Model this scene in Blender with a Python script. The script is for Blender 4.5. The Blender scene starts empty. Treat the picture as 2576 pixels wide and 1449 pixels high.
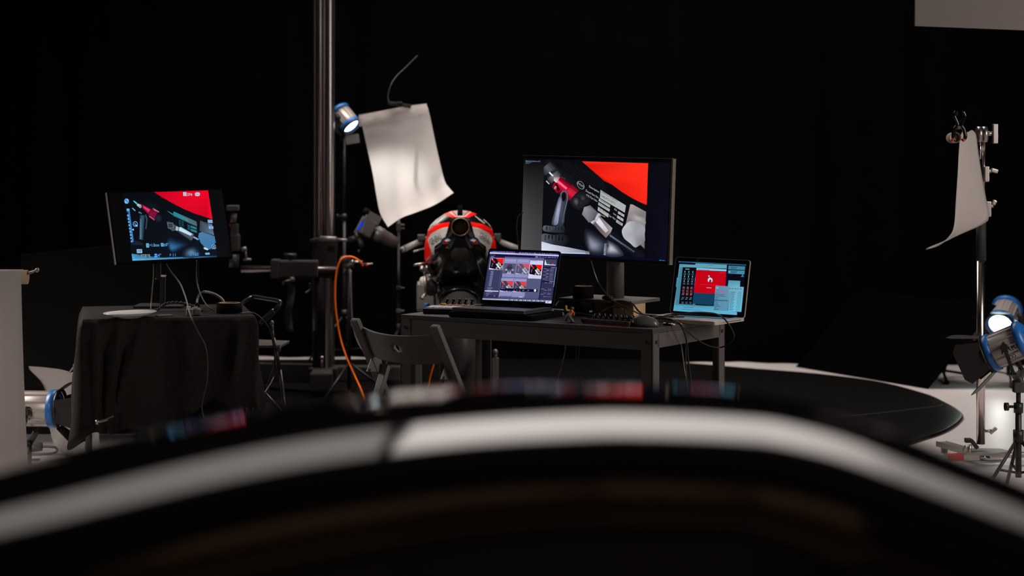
import bpy, bmesh, math, random
from mathutils import Vector, Matrix
random.seed(7)
sc = bpy.context.scene
COL = sc.collection
# ------------------------------------------------------------------ camera
F, CX, HY, H = 4800.0, 1288.0, 380.0, 1.44        # focal length in pixels of the 2576 px frame, horizon row, eye height
cam_d = bpy.data.cameras.new('camera')
cam = bpy.data.objects.new('camera', cam_d); COL.objects.link(cam); sc.camera = cam
cam.location = (0, 0, H); cam.rotation_euler = (math.radians(90), 0, 0)
cam_d.sensor_fit = 'HORIZONTAL'; cam_d.sensor_width = 36.0
cam_d.lens = F / 2576 * 36.0
cam_d.shift_y = -(724.5 - HY) / 2576
cam_d.clip_start = 0.05; cam_d.clip_end = 100
cam_d.dof.use_dof = True; cam_d.dof.focus_distance = 8.0
cam_d.dof.aperture_fstop = 2.3
# ------------------------------------------------------------------ world, exposure
w = bpy.data.worlds.new('studio_dark'); sc.world = w; w.use_nodes = True
w.node_tree.nodes['Background'].inputs[0].default_value = (0.9, 0.85, 0.9, 1)
w.node_tree.nodes['Background'].inputs[1].default_value = 0.0012
sc.view_settings.view_transform = 'Standard'; sc.view_settings.look = 'None'
sc.view_settings.exposure = 0.0; sc.view_settings.gamma = 1.0; sc.view_settings.use_curve_mapping = False

def aim(o, target):
    d = Vector(target) - o.location
    o.rotation_euler = d.to_track_quat('-Z', 'Y').to_euler()

def area(name, loc, target, sx, sy, power, col=(1, .9, .84), spread=180):
    l = bpy.data.lights.new(name, 'AREA'); l.shape = 'RECTANGLE'; l.size = sx; l.size_y = sy
    l.energy = power; l.color = col; l.spread = math.radians(spread)
    o = bpy.data.objects.new(name, l); COL.objects.link(o); o.location = loc; aim(o, target); return o

def spot(name, loc, target, power, angle, blend=.5, col=(.85, .97, 1), size=.03):
    l = bpy.data.lights.new(name, 'SPOT'); l.energy = power; l.spot_size = math.radians(angle); l.spot_blend = blend
    l.color = col; l.shadow_soft_size = size
    o = bpy.data.objects.new(name, l); COL.objects.link(o); o.location = loc; aim(o, target); return o

# studio lights hung outside the picture: a softbox over the foreground, one at each side, plus added fills
area('overhead_softbox', (1.6, 1.8, 3.6), (1.6, 1.8, 0), 3.8, 1.1, 31, spread=90)
area('overhead_fill_dim', (-2.3, 1.8, 3.6), (-2.3, 1.8, 0), 3.8, 1.1, 14.5, spread=110)  # added dim panel, carries the rim highlight on to the left
area('side_softbox_right', (3.9, 6.0, 2.3), (0.6, 7.9, .7), 1.3, 1.6, 72)
area('side_softbox_left', (-3.6, 8.9, 1.6), (-1.9, 8.1, .4), .9, 1.2, 7, spread=48)
area('low_fill_left', (-3.1, 5.6, 1.7), (-2.75, 7.6, .6), .7, .9, 3.6, spread=42)  # unseen fill, added only to brighten the hanging paper at left
area('rear_wall_fill', (0, -4.4, 4.9), (0, -5, 3.0), 3.0, .4, 16, col=(1, .72, .5), spread=70)  # unseen light added on the rear wall for the brown band in the rim
area('ceiling_softbox_back', (.1, 11.3, 4.4), (.1, 11.3, 0), 5.0, 1.6, 150, spread=120)
spot('key_spot_bike', (-2.6, 4.4, 4.6), (-.32, 10.6, 1.30), 2400, 15, 1.0, col=(1, .93, .87), size=.15)

# ------------------------------------------------------------------ helpers: colour and materials
def lin(c):
    c = c / 255.0
    return c / 12.92 if c <= .04045 else ((c + .055) / 1.055) ** 2.4
def rgb(r, g, b): return (lin(r), lin(g), lin(b), 1.0)

MATS = {}
def mat(name, base, rough=.5, metal=0.0, spec=.5, coat=0.0, noise=0.0, nscale=40.0, bump=0.0, emit=None, estr=0.0, trans=0.0):
    if name in MATS: return MATS[name]
    m = bpy.data.materials.new(name); m.use_nodes = True; nt = m.node_tree
    p = nt.nodes['Principled BSDF']
    p.inputs['Base Color'].default_value = (*base[:3], 1); p.inputs['Roughness'].default_value = rough
    p.inputs['Metallic'].default_value = metal; p.inputs['Specular IOR Level'].default_value = spec
    p.inputs['Coat Weight'].default_value = coat; p.inputs['Coat Roughness'].default_value = .06
    tc = nt.nodes.new('ShaderNodeTexCoord'); nz = nt.nodes.new('ShaderNodeTexNoise')
    nz.inputs['Scale'].default_value = nscale; nz.inputs['Detail'].default_value = 5
    nt.links.new(tc.outputs['Object'], nz.inputs['Vector'])
    a = max(noise, .04)
    mx = nt.nodes.new('ShaderNodeMix'); mx.data_type = 'RGBA'
    mx.inputs[6].default_value = (*[x * (1 - a) for x in base[:3]], 1)
    mx.inputs[7].default_value = (*[min(1, x * (1 + a)) for x in base[:3]], 1)
    nt.links.new(nz.outputs['Fac'], mx.inputs[0]); nt.links.new(mx.outputs[2], p.inputs['Base Color'])
    if bump:
        b = nt.nodes.new('ShaderNodeBump'); b.inputs['Strength'].default_value = bump; b.inputs['Distance'].default_value = .01
        nt.links.new(nz.outputs['Fac'], b.inputs['Height']); nt.links.new(b.outputs['Normal'], p.inputs['Normal'])
    if emit:
        p.inputs['Emission Color'].default_value = (*emit[:3], 1); p.inputs['Emission Strength'].default_value = estr
    if trans:
        out = nt.nodes['Material Output']; t = nt.nodes.new('ShaderNodeBsdfTranslucent'); ms = nt.nodes.new('ShaderNodeMixShader')
        t.inputs['Color'].default_value = (*base[:3], 1); ms.inputs[0].default_value = trans
        nt.links.new(p.outputs[0], ms.inputs[1]); nt.links.new(t.outputs[0], ms.inputs[2]); nt.links.new(ms.outputs[0], out.inputs[0])
    MATS[name] = m; return m

CURT = mat('black_velvet', (.0016, .0015, .0019), .95, spec=.02, noise=.5, nscale=6)
MATB = mat('black_floor_vinyl', (.0035, .0033, .0031), .40, spec=.12, noise=.3, nscale=9, bump=.15)
FLOORM = mat('painted_white_floor', (.60, .555, .545), .36, spec=.35, noise=.10, nscale=3.2, bump=.14)
BLK = mat('black_plastic', (.012, .012, .012), .42, spec=.4)
BLKM = mat('black_matte', (.005, .005, .005), .8, spec=.08)
BLKG = mat('black_gloss', (.006, .006, .006), .08, spec=.5)
BLKMET = mat('black_metal', (.017, .0155, .015), .42, metal=0.0, spec=.35)
TABM = mat('dark_table_steel', (.095, .085, .079), .5, spec=.5, noise=.12)
TABT = mat('dark_table_top', (.060, .053, .050), .45, spec=.5, noise=.12, nscale=60)
CHAIRM = mat('charcoal_wood', (.15, .135, .128), .5, spec=.4, noise=.15, nscale=70)
GREY = mat('grey_metal', (.20, .185, .175), .4, metal=.5)
DGREY = mat('dark_grey_metal', (.042, .039, .037), .45, spec=.5)
STEEL = mat('chrome_steel', (.72, .66, .62), .22, metal=1.0)
STEELR = mat('satin_steel', (.42, .38, .355), .38, metal=1.0)
ALU = mat('silver_aluminium', (.60, .54, .49), .40, metal=.25)
PAPER = mat('white_paper', (.54, .49, .468), .75, spec=.2, noise=.05, nscale=5, trans=.15)
CLOTHW = mat('white_diffusion_cloth', (.80, .755, .73), .85, spec=.1, noise=.06, nscale=12, trans=.5)
FOAM = mat('white_foam_board', (.62, .565, .54), .8, spec=.2)
FABB = mat('black_fabric', (.022, .019, .017), .9, spec=.1, noise=.35, nscale=60, bump=.15)
BLUE = mat('blue_enamel', (.015, .13, .42), .35, spec=.5)
WOOD = mat('beech_wood', (.66, .43, .24), .5, spec=.4, noise=.18, nscale=25)
WOODD = mat('brown_wood', (.055, .030, .018), .5, spec=.4, noise=.18, nscale=25)
ORANGE = mat('orange_cable_rubber', (1.0, .16, .004), .6, spec=.15)
ORG2 = mat('orange_plastic', (.75, .26, .04), .45)
YEL = mat('yellow_plastic', (.75, .55, .03), .45)
REDP = mat('red_plastic', (.55, .010, .012), .4)
PORC = mat('white_porcelain', (.70, .68, .66), .12, spec=.5)
KRAFT = mat('tan_cardboard', (.50, .36, .235), .7)
REDPAINT = mat('red_paint', (.95, .008, .003), .34, spec=.25, coat=.2)
WHTPAINT = mat('white_paint', (.60, .56, .53), .35, coat=.5)
BLKPAINT = mat('black_paint', (.005, .005, .005), .22, coat=.6)
NAVY = mat('navy_sticker', (.010, .022, .06), .35)
TYRE = mat('worn_tyre_rubber', (.07, .067, .064), .42, spec=.5, noise=.2, nscale=18)
COPPER = mat('burnt_titanium', (.30, .17, .10), .35, metal=.9)
WHKEY = mat('white_keycap', (.75, .73, .78), .5)
SKIN = mat('plastic_grey', (.17, .16, .15), .5)
LENS = mat('lamp_lens_lit', (.9, .95, .95), .2, emit=(.82, 1, .96), estr=8)
TRIMG = mat('pale_reflective_tape', (.55, .52, .50), .5)

# ------------------------------------------------------------------ helpers: geometry
def P(px, py, D): return Vector(((px - CX) * D / F, D, H - (py - HY) * D / F))
def onz(px, py, z): return P(px, py, F * (H - z) / (py - HY))
def smooth_path(pts, n=8):
    pts = [Vector(p) for p in pts]
    if len(pts) < 3: return pts
    out = []; ext = [2 * pts[0] - pts[1]] + pts + [2 * pts[-1] - pts[-2]]
    for i in range(1, len(ext) - 2):
        p0, p1, p2, p3 = ext[i - 1:i + 3]
        for k in range(n):
            t = k / n
            out.append(.5 * ((2 * p1) + (p2 - p0) * t + (2 * p0 - 5 * p1 + 4 * p2 - p3) * t * t + (3 * p1 - p0 - 3 * p2 + p3) * t ** 3))
    out.append(pts[-1]); return out
def basis(d):
    d = Vector(d).normalized(); a = Vector((0, 0, 1)) if abs(d.z) < .9 else Vector((0, 1, 0))
    u = d.cross(a).normalized(); return u, d.cross(u).normalized(), d
def frame(o, u, v):
    """matrix whose x axis is u, y axis v, z axis u x v, at o"""
    u = Vector(u).normalized(); n = u.cross(Vector(v)).normalized(); v = n.cross(u)
    M = Matrix.Identity(4)
    for i in range(3): M[i][0], M[i][1], M[i][2], M[i][3] = u[i], v[i], n[i], o[i]
    return M
def yawframe(o, deg):
    return Matrix.Translation(Vector(o)) @ Matrix.Rotation(math.radians(deg), 4, 'Z')

class B:
    """collects shapes; points are given in the space of M and stored in world space"""
    def __init__(s, m, M=None):
        s.bm = bmesh.new(); s.mats = [m]; s.mi = 0; s.M = M or Matrix.Identity(4)
    def use(s, m):
        if m not in s.mats: s.mats.append(m)
        s.mi = s.mats.index(m); return s
    def v(s, p): return s.bm.verts.new(s.M @ Vector(p))
    def f(s, vs, smooth=True):
        try: fc = s.bm.faces.new(vs)
        except ValueError: return None
        fc.material_index = s.mi; fc.smooth = smooth; return fc
    def grid(s, rows, closed_u=False, closed_v=False, smooth=True, fm=None):
        vv = [[s.v(p) for p in r] for r in rows]; nu, nv = len(vv), len(vv[0])
        for i in range(nu if closed_u else nu - 1):
            for j in range(nv if closed_v else nv - 1):
                a, b, c, d = vv[i][j], vv[(i + 1) % nu][j], vv[(i + 1) % nu][(j + 1) % nv], vv[i][(j + 1) % nv]
                if fm: s.use(fm(rows[i][j]))
                s.f([a, b, c, d], smooth)
        return vv
    def box(s, c, size, M=None, bev=0.0):
        T = s.M @ (M or Matrix.Identity(4)) if M else s.M
        r = bmesh.ops.create_cube(s.bm, size=1.0); vs = r['verts']
        for q in vs: q.co = T @ Vector((q.co.x * size[0] + c[0], q.co.y * size[1] + c[1], q.co.z * size[2] + c[2]))
        fs = {f for q in vs for f in q.link_faces}
        for f in fs: f.material_index = s.mi; f.smooth = False
        if bev:
            es = {e for q in vs for e in q.link_edges}
            rr = bmesh.ops.bevel(s.bm, geom=list(es), offset=bev, segments=2, affect='EDGES', profile=.6)
            for f in rr['faces']: f.material_index = s.mi
        return s
    def bar(s, a, b, w, t, up=(0, 0, 1), bev=0.0):
        a, b = Vector(a), Vector(b); d = b - a
        x = d.normalized(); y = Vector(up).cross(x)
        y = y.normalized() if y.length > 1e-5 else Vector((1, 0, 0)); z = x.cross(y)
        M = Matrix.Identity(4); o = (a + b) / 2
        for i in range(3): M[i][0], M[i][1], M[i][2], M[i][3] = x[i], y[i], z[i], o[i]
        return s.box((0, 0, 0), (d.length, w, t), M, bev)
    def cyl(s, a, b, r0, r1=None, n=20, caps=True, smooth=True):
        a, b = Vector(a), Vector(b); r1 = r0 if r1 is None else r1; u, vv, d = basis(b - a); rows = []
        for p, r in ((a, r0), (b, r1)):
            rows.append([p + (u * math.cos(2 * math.pi * k / n) + vv * math.sin(2 * math.pi * k / n)) * r for k in range(n)])
        g = s.grid(rows, closed_v=True, smooth=smooth)
        if caps: s.f(g[0], False); s.f(g[1][::-1], False)
        return s
    def lathe(s, o, d, prof, n=28, arc=1.0):
        """prof: (distance along d, radius)"""
        o = Vector(o); u, vv, d = basis(d); m = n if arc >= 1 else n + 1
        rows = [[o + d * t + (u * math.cos(2 * math.pi * arc * k / n) + vv * math.sin(2 * math.pi * arc * k / n)) * max(r, 1e-4) for k in range(m)] for t, r in prof]
        s.grid(rows, closed_v=arc >= 1); return s
    def tube(s, pts, r, n=8, res=8, caps=True):
        ps = smooth_path(pts, res); rows = []; up = None
        for i, p in enumerate(ps):
            d = (ps[min(i + 1, len(ps) - 1)] - ps[max(i - 1, 0)]).normalized()
            if up is None: up = basis(d)[0]
            up = (up - d * up.dot(d)).normalized(); vv = d.cross(up)
            rr = r(i / (len(ps) - 1)) if callable(r) else r
            rows.append([p + (up * math.cos(2 * math.pi * k / n) + vv * math.sin(2 * math.pi * k / n)) * rr for k in range(n)])
        g = s.grid(rows, closed_v=True)
        if caps: s.f(g[0][::-1]); s.f(g[-1])
        return s
    def ball(s, c, r, sc=(1, 1, 1), n=16):
        rows = []
        for i in range(n // 2 + 1):
            a = math.pi * i / (n // 2)
            rows.append([Vector(c) + Vector((r * sc[0] * math.sin(a) * math.cos(2 * math.pi * k / n), r * sc[1] * math.sin(a) * math.sin(2 * math.pi * k / n), r * sc[2] * math.cos(a))) for k in range(n)])
        s.grid(rows, closed_v=True); bmesh.ops.remove_doubles(s.bm, verts=s.bm.verts[:], dist=1e-6); return s
    def prism(s, poly, depth, M, bev=0.0):
        """flat polygon in xy of M, extruded along z of M"""
        T = s.M @ M
        a = [s.bm.verts.new(T @ Vector((x, y, 0))) for x, y in poly]; b = [s.bm.verts.new(T @ Vector((x, y, depth))) for x, y in poly]
        n = len(poly); s.f(a[::-1], False); s.f(b, False)
        for i in range(n): s.f([a[i], a[(i + 1) % n], b[(i + 1) % n], b[i]], False)
        if bev:
            es = {e for q in a + b for e in q.link_edges}
            rr = bmesh.ops.bevel(s.bm, geom=list(es), offset=bev, segments=2, affect='EDGES', profile=.6)
            for f in rr['faces']: f.material_index = s.mi
        return s
    def build(s, name, parent=None, solid=0.0, sub=0):
        o0 = parent_origin(parent)
        bmesh.ops.recalc_face_normals(s.bm, faces=s.bm.faces[:])
        if parent is None:
            xs = [q.co for q in s.bm.verts]
            o0 = Vector(((min(q.x for q in xs) + max(q.x for q in xs)) / 2, (min(q.y for q in xs) + max(q.y for q in xs)) / 2, min(q.z for q in xs)))
        for q in s.bm.verts: q.co -= o0
        me = bpy.data.meshes.new(name); s.bm.to_mesh(me); s.bm.free()
        for m in s.mats: me.materials.append(m)
        o = bpy.data.objects.new(name, me); COL.objects.link(o)
        if parent is None: o.location = o0
        else: o.parent = parent
        if solid:
            q = o.modifiers.new('thickness', 'SOLIDIFY'); q.thickness = solid; q.offset = 0
        if sub:
            q = o.modifiers.new('smooth', 'SUBSURF'); q.levels = sub; q.render_levels = sub
        return o
def parent_origin(p):
    v = Vector((0, 0, 0))
    while p is not None: v = v + p.location; p = p.parent
    return v
def tag(o, label=None, cat=None, group=None, kind=None):
    if label: o['label'] = label
    if cat: o['category'] = cat
    if group: o['group'] = group
    if kind: o['kind'] = kind
    return o
def thing(name, loc, label, cat, group=None):
    o = bpy.data.objects.new(name, None); COL.objects.link(o); o.location = loc; o.empty_display_size = .05
    return tag(o, label, cat, group)
def lbl(o, s): o['label'] = s; return o
def text_mesh(s, bold=False):
    cu = bpy.data.curves.new('t', 'FONT'); cu.body = s; cu.size = 1.0; cu.resolution_u = 3
    o = bpy.data.objects.new('t', cu); COL.objects.link(o)
    dg = bpy.context.evaluated_depsgraph_get(); me = o.evaluated_get(dg).to_mesh()
    vs = [(q.co.x, q.co.y) for q in me.vertices]; fs = [tuple(p.vertices) for p in me.polygons]
    o.evaluated_get(dg).to_mesh_clear(); bpy.data.objects.remove(o); bpy.data.curves.remove(cu)
    return vs, fs
def letter(b, s, fn, bold=False):
    """text as thin faces; fn maps (x, y) with cap height about .7 to a point"""
    vs, fs = text_mesh(s, bold); vv = [b.v(fn(x, y)) for x, y in vs]
    for f in fs: b.f([vv[i] for i in f], False)
def text_width(s):
    vs, _ = text_mesh(s); return max(x for x, y in vs)

# ------------------------------------------------------------------ screens: a lit picture built as flat coloured shapes on the panel
def homography(src):
    """maps src quad (TL,TR,BR,BL) to the unit square with v downwards"""
    import numpy as np
    dst = [(0, 0), (1, 0), (1, 1), (0, 1)]; A = []; y = []
    for (a, b), (u, v) in zip(src, dst):
        A += [[a, b, 1, 0, 0, 0, -u * a, -u * b], [0, 0, 0, a, b, 1, -v * a, -v * b]]; y += [u, v]
    h = np.linalg.solve(np.array(A, float), np.array(y, float))
    return lambda a, b: ((h[0] * a + h[1] * b + h[2]) / (h[6] * a + h[7] * b + 1), (h[3] * a + h[4] * b + h[5]) / (h[6] * a + h[7] * b + 1))
def screen_mat(name, strength):
    m = bpy.data.materials.new(name); m.use_nodes = True; nt = m.node_tree; p = nt.nodes['Principled BSDF']
    p.inputs['Base Color'].default_value = (.004, .004, .005, 1); p.inputs['Roughness'].default_value = .16; p.inputs['Specular IOR Level'].default_value = .15
    a = nt.nodes.new('ShaderNodeAttribute'); a.attribute_name = 'Picture'
    nt.links.new(a.outputs['Color'], p.inputs['Emission Color']); p.inputs['Emission Strength'].default_value = strength
    return m
class Screen:
    def __init__(s, quad, M, w, h, strength=1.0, gain=(1, 1, 1)):
        """M: panel frame, x right, y up, z out of the panel; picture area w x h centred"""
        s.uv = homography(quad); s.M = M; s.w = w; s.h = h; s.bm = bmesh.new(); s.cl = s.bm.loops.layers.float_color.new('Picture')
        s.lay = 0; s.strength = strength; s.gain = gain
    def pt(s, q):
        u, v = s.uv(*q); u = min(max(u, 0), 1); v = min(max(v, 0), 1)
        return s.bm.verts.new(s.M @ Vector(((u - .5) * s.w, (.5 - v) * s.h, .0004 + .00022 * s.lay)))
    def L(s, k): s.lay = k; return s
    def poly(s, pts, col):
        cols = col if isinstance(col, list) else [col] * len(pts)
        vs = [s.pt(p) for p in pts]
        try: f = s.bm.faces.new(vs)
        except ValueError: return
        for lp, v in zip(f.loops, vs):
            c = cols[vs.index(v)]; lp[s.cl] = (lin(c[0]) * s.gain[0], lin(c[1]) * s.gain[1], lin(c[2]) * s.gain[2], 1)
    def soft(s, pts, cols_in, cols_out, c=None):
        """rounded outline, bright centre fading smoothly to the rim"""
        c = c or (sum(p[0] for p in pts) / len(pts), sum(p[1] for p in pts) / len(pts)); q = s.round(pts, [cols_out] * len(pts))[0]
        N = 7; fade = lambda k: tuple(cols_out[i] + (cols_in[i] - cols_out[i]) * (.5 + .5 * math.cos(math.pi * k / N)) for i in range(3)); at = lambda p, k: (c[0] + (p[0] - c[0]) * k / N, c[1] + (p[1] - c[1]) * k / N)
        for i in range(len(q)):
            a, b = q[i], q[(i + 1) % len(q)]
            s.poly([c, at(a, 1), at(b, 1)], [fade(0), fade(1), fade(1)])
            for k in range(1, N): s.poly([at(a, k), at(a, k + 1), at(b, k + 1), at(b, k)], [fade(k), fade(k + 1), fade(k + 1), fade(k)])
    def round(s, pts, cols, m=5):
        n = len(pts); P_, C_ = [], []
        for i in range(n):
            p0, p1, p2, p3 = [Vector((*pts[(i + k) % n], 0)) for k in (-1, 0, 1, 2)]
            for k in range(m):
                t = k / m; v = .5 * ((2 * p1) + (p2 - p0) * t + (2 * p0 - 5 * p1 + 4 * p2 - p3) * t * t + (3 * p1 - p0 - 3 * p2 + p3) * t ** 3)
                P_.append((v.x, v.y)); C_.append(tuple(cols[i][j] * (1 - t) + cols[(i + 1) % n][j] * t for j in range(3)))
        return P_, C_
    def blob(s, pts, cols, mid=None, c=None):
        """rounded outline with a colour at each point, blended from a middle colour"""
        if not isinstance(cols, list): cols = [cols] * len(pts)
        c = c or (sum(p[0] for p in pts) / len(pts), sum(p[1] for p in pts) / len(pts)); mid = mid or tuple(sum(k[j] for k in cols) / len(cols) for j in range(3))
        P_, C_ = s.round(pts, cols)
        for i in range(len(P_)): s.poly([c, P_[i], P_[(i + 1) % len(P_)]], [mid, C_[i], C_[(i + 1) % len(P_)]])
    def band(s, a, b, w0, w1, col, edge=None):
        """strip from a to b, w0 and w1 wide at its ends; edge darkens the two long sides"""
        a, b = Vector((*a, 0)), Vector((*b, 0)); d = (b - a).normalized(); n = Vector((-d.y, d.x, 0))
        q = lambda p, k: ((p + n * k).x, (p + n * k).y)
        if edge is None: s.poly([q(a, w0 / 2), q(b, w1 / 2), q(b, -w1 / 2), q(a, -w0 / 2)], col)
        else:
            s.poly([q(a, w0 / 2), q(b, w1 / 2), q(b, 0), q(a, 0)], [edge, edge, col, col]); s.poly([q(a, 0), q(b, 0), q(b, -w1 / 2), q(a, -w0 / 2)], [col, col, edge, edge])
    def rect(s, x, y, w, h, col, ax=(1, 0), ay=(0, 1)):
        q = lambda i, j: (x + ax[0] * i + ay[0] * j, y + ax[1] * i + ay[1] * j)
        s.poly([q(0, 0), q(w, 0), q(w, h), q(0, h)], col)
    def disc(s, x, y, r, col, ry=None, n=20): s.poly([(x + r * math.cos(2 * math.pi * k / n), y + (ry or r) * math.sin(2 * math.pi * k / n)) for k in range(n)], col)
    def ring(s, x, y, r, ry, t, col, n=24):
        for k in range(n):
            a, b = 2 * math.pi * k / n, 2 * math.pi * (k + 1) / n
            s.poly([(x + r * math.cos(a), y + ry * math.sin(a)), (x + r * math.cos(b), y + ry * math.sin(b)), (x + (r - t) * math.cos(b), y + (ry - t) * math.sin(b)), (x + (r - t) * math.cos(a), y + (ry - t) * math.sin(a))], col)
    def text(s, t, x, y, hgt, col, ax=(1, 0), ay=(0, 1), wid=None, bold=False):
        vs, fs = text_mesh(t, bold); k = hgt / .72; kx = k
        if wid: kx = wid / max(q[0] for q in vs)
        pv = [s.pt((x + ax[0] * a * kx - ay[0] * b * k, y + ax[1] * a * kx - ay[1] * b * k)) for a, b in vs]
        for f in fs:
            try: fc = s.bm.faces.new([pv[i] for i in f])
            except ValueError: continue
            for lp in fc.loops: lp[s.cl] = (lin(col[0]) * s.gain[0], lin(col[1]) * s.gain[1], lin(col[2]) * s.gain[2], 1)
    def build(s, name, parent):
        o0 = parent_origin(parent)
        for f in s.bm.faces:
            f.normal_update()
            if f.normal.dot(s.M.to_3x3() @ Vector((0, 0, 1))) < 0: f.normal_flip()
        for q in s.bm.verts: q.co -= o0
        me = bpy.data.meshes.new(name); s.bm.to_mesh(me); s.bm.free(); me.materials.append(screen_mat('lit_' + name, s.strength))
        o = bpy.data.objects.new(name, me); COL.objects.link(o); o.parent = parent; return o

# ================================================================== the setting
b = B(FLOORM)
b.grid([[Vector((-9 + 18 * i / 12, -5.1 + 20.4 * j / 12, 0)) for j in range(13)] for i in range(13)], smooth=False)
tag(b.build('floor'), 'glossy painted pale studio floor', 'floor', kind='structure')
b = B(CURT); b.box((0, 15.2, 3.0), (18, .12, 6.0)); tag(b.build('wall_back'), 'black studio wall behind the curtain', 'wall', kind='structure')
def curtain_y(x): return 13.17 - .118 * x
b = B(CURT); rows = []
for i in range(361):
    x = -7 + 14 * i / 360
    off = .035 * math.sin(x * 9.3 + .8 * math.sin(x * 2.1)) + .02 * math.sin(x * 21)
    rows.append([Vector((x, curtain_y(x) + off * (.35 + .65 * (1 - z / 5.6)), z)) for z in (.003, .25, .6, 1.2, 2.2, 3.6, 5.6)])
b.grid(rows)
tag(b.build('backdrop_curtain', solid=.006), 'black velvet curtain hung across the whole back of the studio', 'curtain')

b = B(mat('rear_wall_brown', (.35, .24, .16), .8)); b.box((0, -5.1, 2.5), (14, .1, 5.0)); tag(b.build('wall_rear'), 'studio wall behind the viewer', 'wall', kind='structure')
# black vinyl cloth laid on the floor under the bike and table, with a rounded right end
out = [(-2.35, 12.9), (-1.3, 13.02), (-.6, 13.04), (.6, 13.0), (1.10, 12.85), (1.59, 12.47), (1.95, 12.19), (2.26, 11.77), (2.42, 11.2), (2.45, 10.85), (2.45, 10.5), (2.40, 10.2), (2.21, 9.75), (1.95, 9.35), (1.62, 8.8), (1.5, 8.1), (1.2, 7.3), (.6, 6.85), (-.2, 6.7), (-.9, 6.8), (-1.3, 7.2), (-1.6, 8.0), (-1.75, 8.8), (-1.95, 10.0), (-2.25, 11.4), (-2.4, 12.4)]
sm = [];
n = len(out)
for i in range(n):
    p0, p1, p2, p3 = [Vector((*out[(i + k) % n], 0)) for k in (-1, 0, 1, 2)]
    for k in range(6):
        t = k / 6; sm.append(.5 * ((2 * p1) + (p2 - p0) * t + (2 * p0 - 5 * p1 + 4 * p2 - p3) * t * t + (3 * p1 - p0 - 3 * p2 + p3) * t ** 3))
b = B(MATB)
ctr = sum(sm, Vector()) / len(sm)
rows = [[ctr + (q - ctr) * r + Vector((0, 0, z)) for q in sm] for r, z in ((1.004, .001), (1.004, .014), (.998, .02), (.9, .02), (.6, .02), (.3, .02), (.02, .02))]
b.grid(rows, closed_v=True)
mo = b.build('floor_cloth'); tag(mo, 'large black vinyl cloth with rounded end lying on the pale floor under the motorcycle', 'floor cloth')
b = B(mat('vinyl_seam', (.05, .046, .044), .3, spec=.5)); b.tube([onz(2040, 1056, .022), onz(2150, 1046, .023), onz(2260, 1034, .022), onz(2376, 1020, .022)], .0035, n=6); b.build('seam', mo)
MZ = .02      # top of the cloth

# ================================================================== main table
TF = yawframe((-.471, 8.06, 0), -33.4); TL_, TW, TZ = 1.217, .61, .75
def TP(u, v, z=TZ): return TF @ Vector((u, v, z))
t = thing('work_table', TP(TL_ / 2, TW / 2, MZ), 'dark steel-framed work table carrying the large monitor and both laptops', 'table')
b = B(TABT, TF); b.box((TL_ / 2, TW / 2, TZ - .009), (TL_, TW, .018), bev=.002); b.build('tabletop', t)
zt = TZ - .018
b = B(TABM, TF); b.box((TL_ / 2, .010, zt - .034), (TL_ - .07, .016, .066), bev=.002); b.build('front_rail', t)
b = B(TABM, TF); b.box((TL_ / 2, TW - .010, zt - .034), (TL_ - .07, .016, .066), bev=.002); b.build('back_rail', t)
for ux in (.008, TL_ - .008):
    b = B(TABM, TF); b.box((ux, TW / 2, zt - .030), (.016, TW - .07, .058), bev=.002); b.build('side_rail', t)
for ux, sx in ((0, 1), (TL_, -1)):
    for vy, sy in ((0, 1), (TW, -1)):
        b = B(TABM, TF)
        b.box((ux + sx * .026, vy + sy * .004, (zt + MZ) / 2), (.052, .008, zt - MZ)); b.box((ux + sx * .004, vy + sy * .026, (zt + MZ) / 2), (.008, .052, zt - MZ))
        lg = b.build('leg', t)
        b = B(BLKMET, TF); b.cyl((ux + sx * .026, vy - sy * .004, zt - .035), (ux + sx * .026, vy + sy * .001, zt - .035), .007, n=12); b.build('bolt', lg); b = B(BLKMET, TF)
        b.cyl((ux - sx * .004, vy + sy * .026, zt - .035), (ux + sx * .001, vy + sy * .026, zt - .035), .007, n=12); b.build('bolt', lg)

# ================================================================== folding chair in front
CO = Vector((-.458, 7.405, 0)); cu = Vector((.761, -.649, 0)); cf = Vector((.649, .761, 0))
def CP(u, t_, z): return CO + cu * u + cf * t_ + Vector((0, 0, z))
t = thing('folding_chair', CP(0, .2, MZ), 'charcoal wooden folding chair with curved holed backrest at the table front', 'chair')
lean = .56
for s in (-1, 1):
    b = B(CHAIRM); b.bar(CP(s * .215, 0, .775), CP(s * .215, .775 * lean - .02, MZ + .012), .022, .042, up=cu, bev=.006); b.build('front_leg', t)
    b = B(CHAIRM); b.bar(CP(s * .178, .14, .585), CP(s * .178, -.10, MZ + .01), .020, .038, up=cu, bev=.004); b.build('rear_leg', t)
    M = frame(CP(s * .215 + (.013 if s < 0 else -.018), .105, .60), cf, (0, 0, 1))
    b = B(GREY); b.prism([(-.055, -.035), (.045, -.045), (.012, .05), (-.006, .056)], .004, M, bev=.001)
    br = b.build('hinge_plate', t)
    for x, y in ((-.04, -.03), (.03, -.036), (.002, .04)): b = B(BLKMET); b.cyl(M @ Vector((x, y, -.003)), M @ Vector((x, y, .007)), .005, n=10); b.build('rivet', br)
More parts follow.
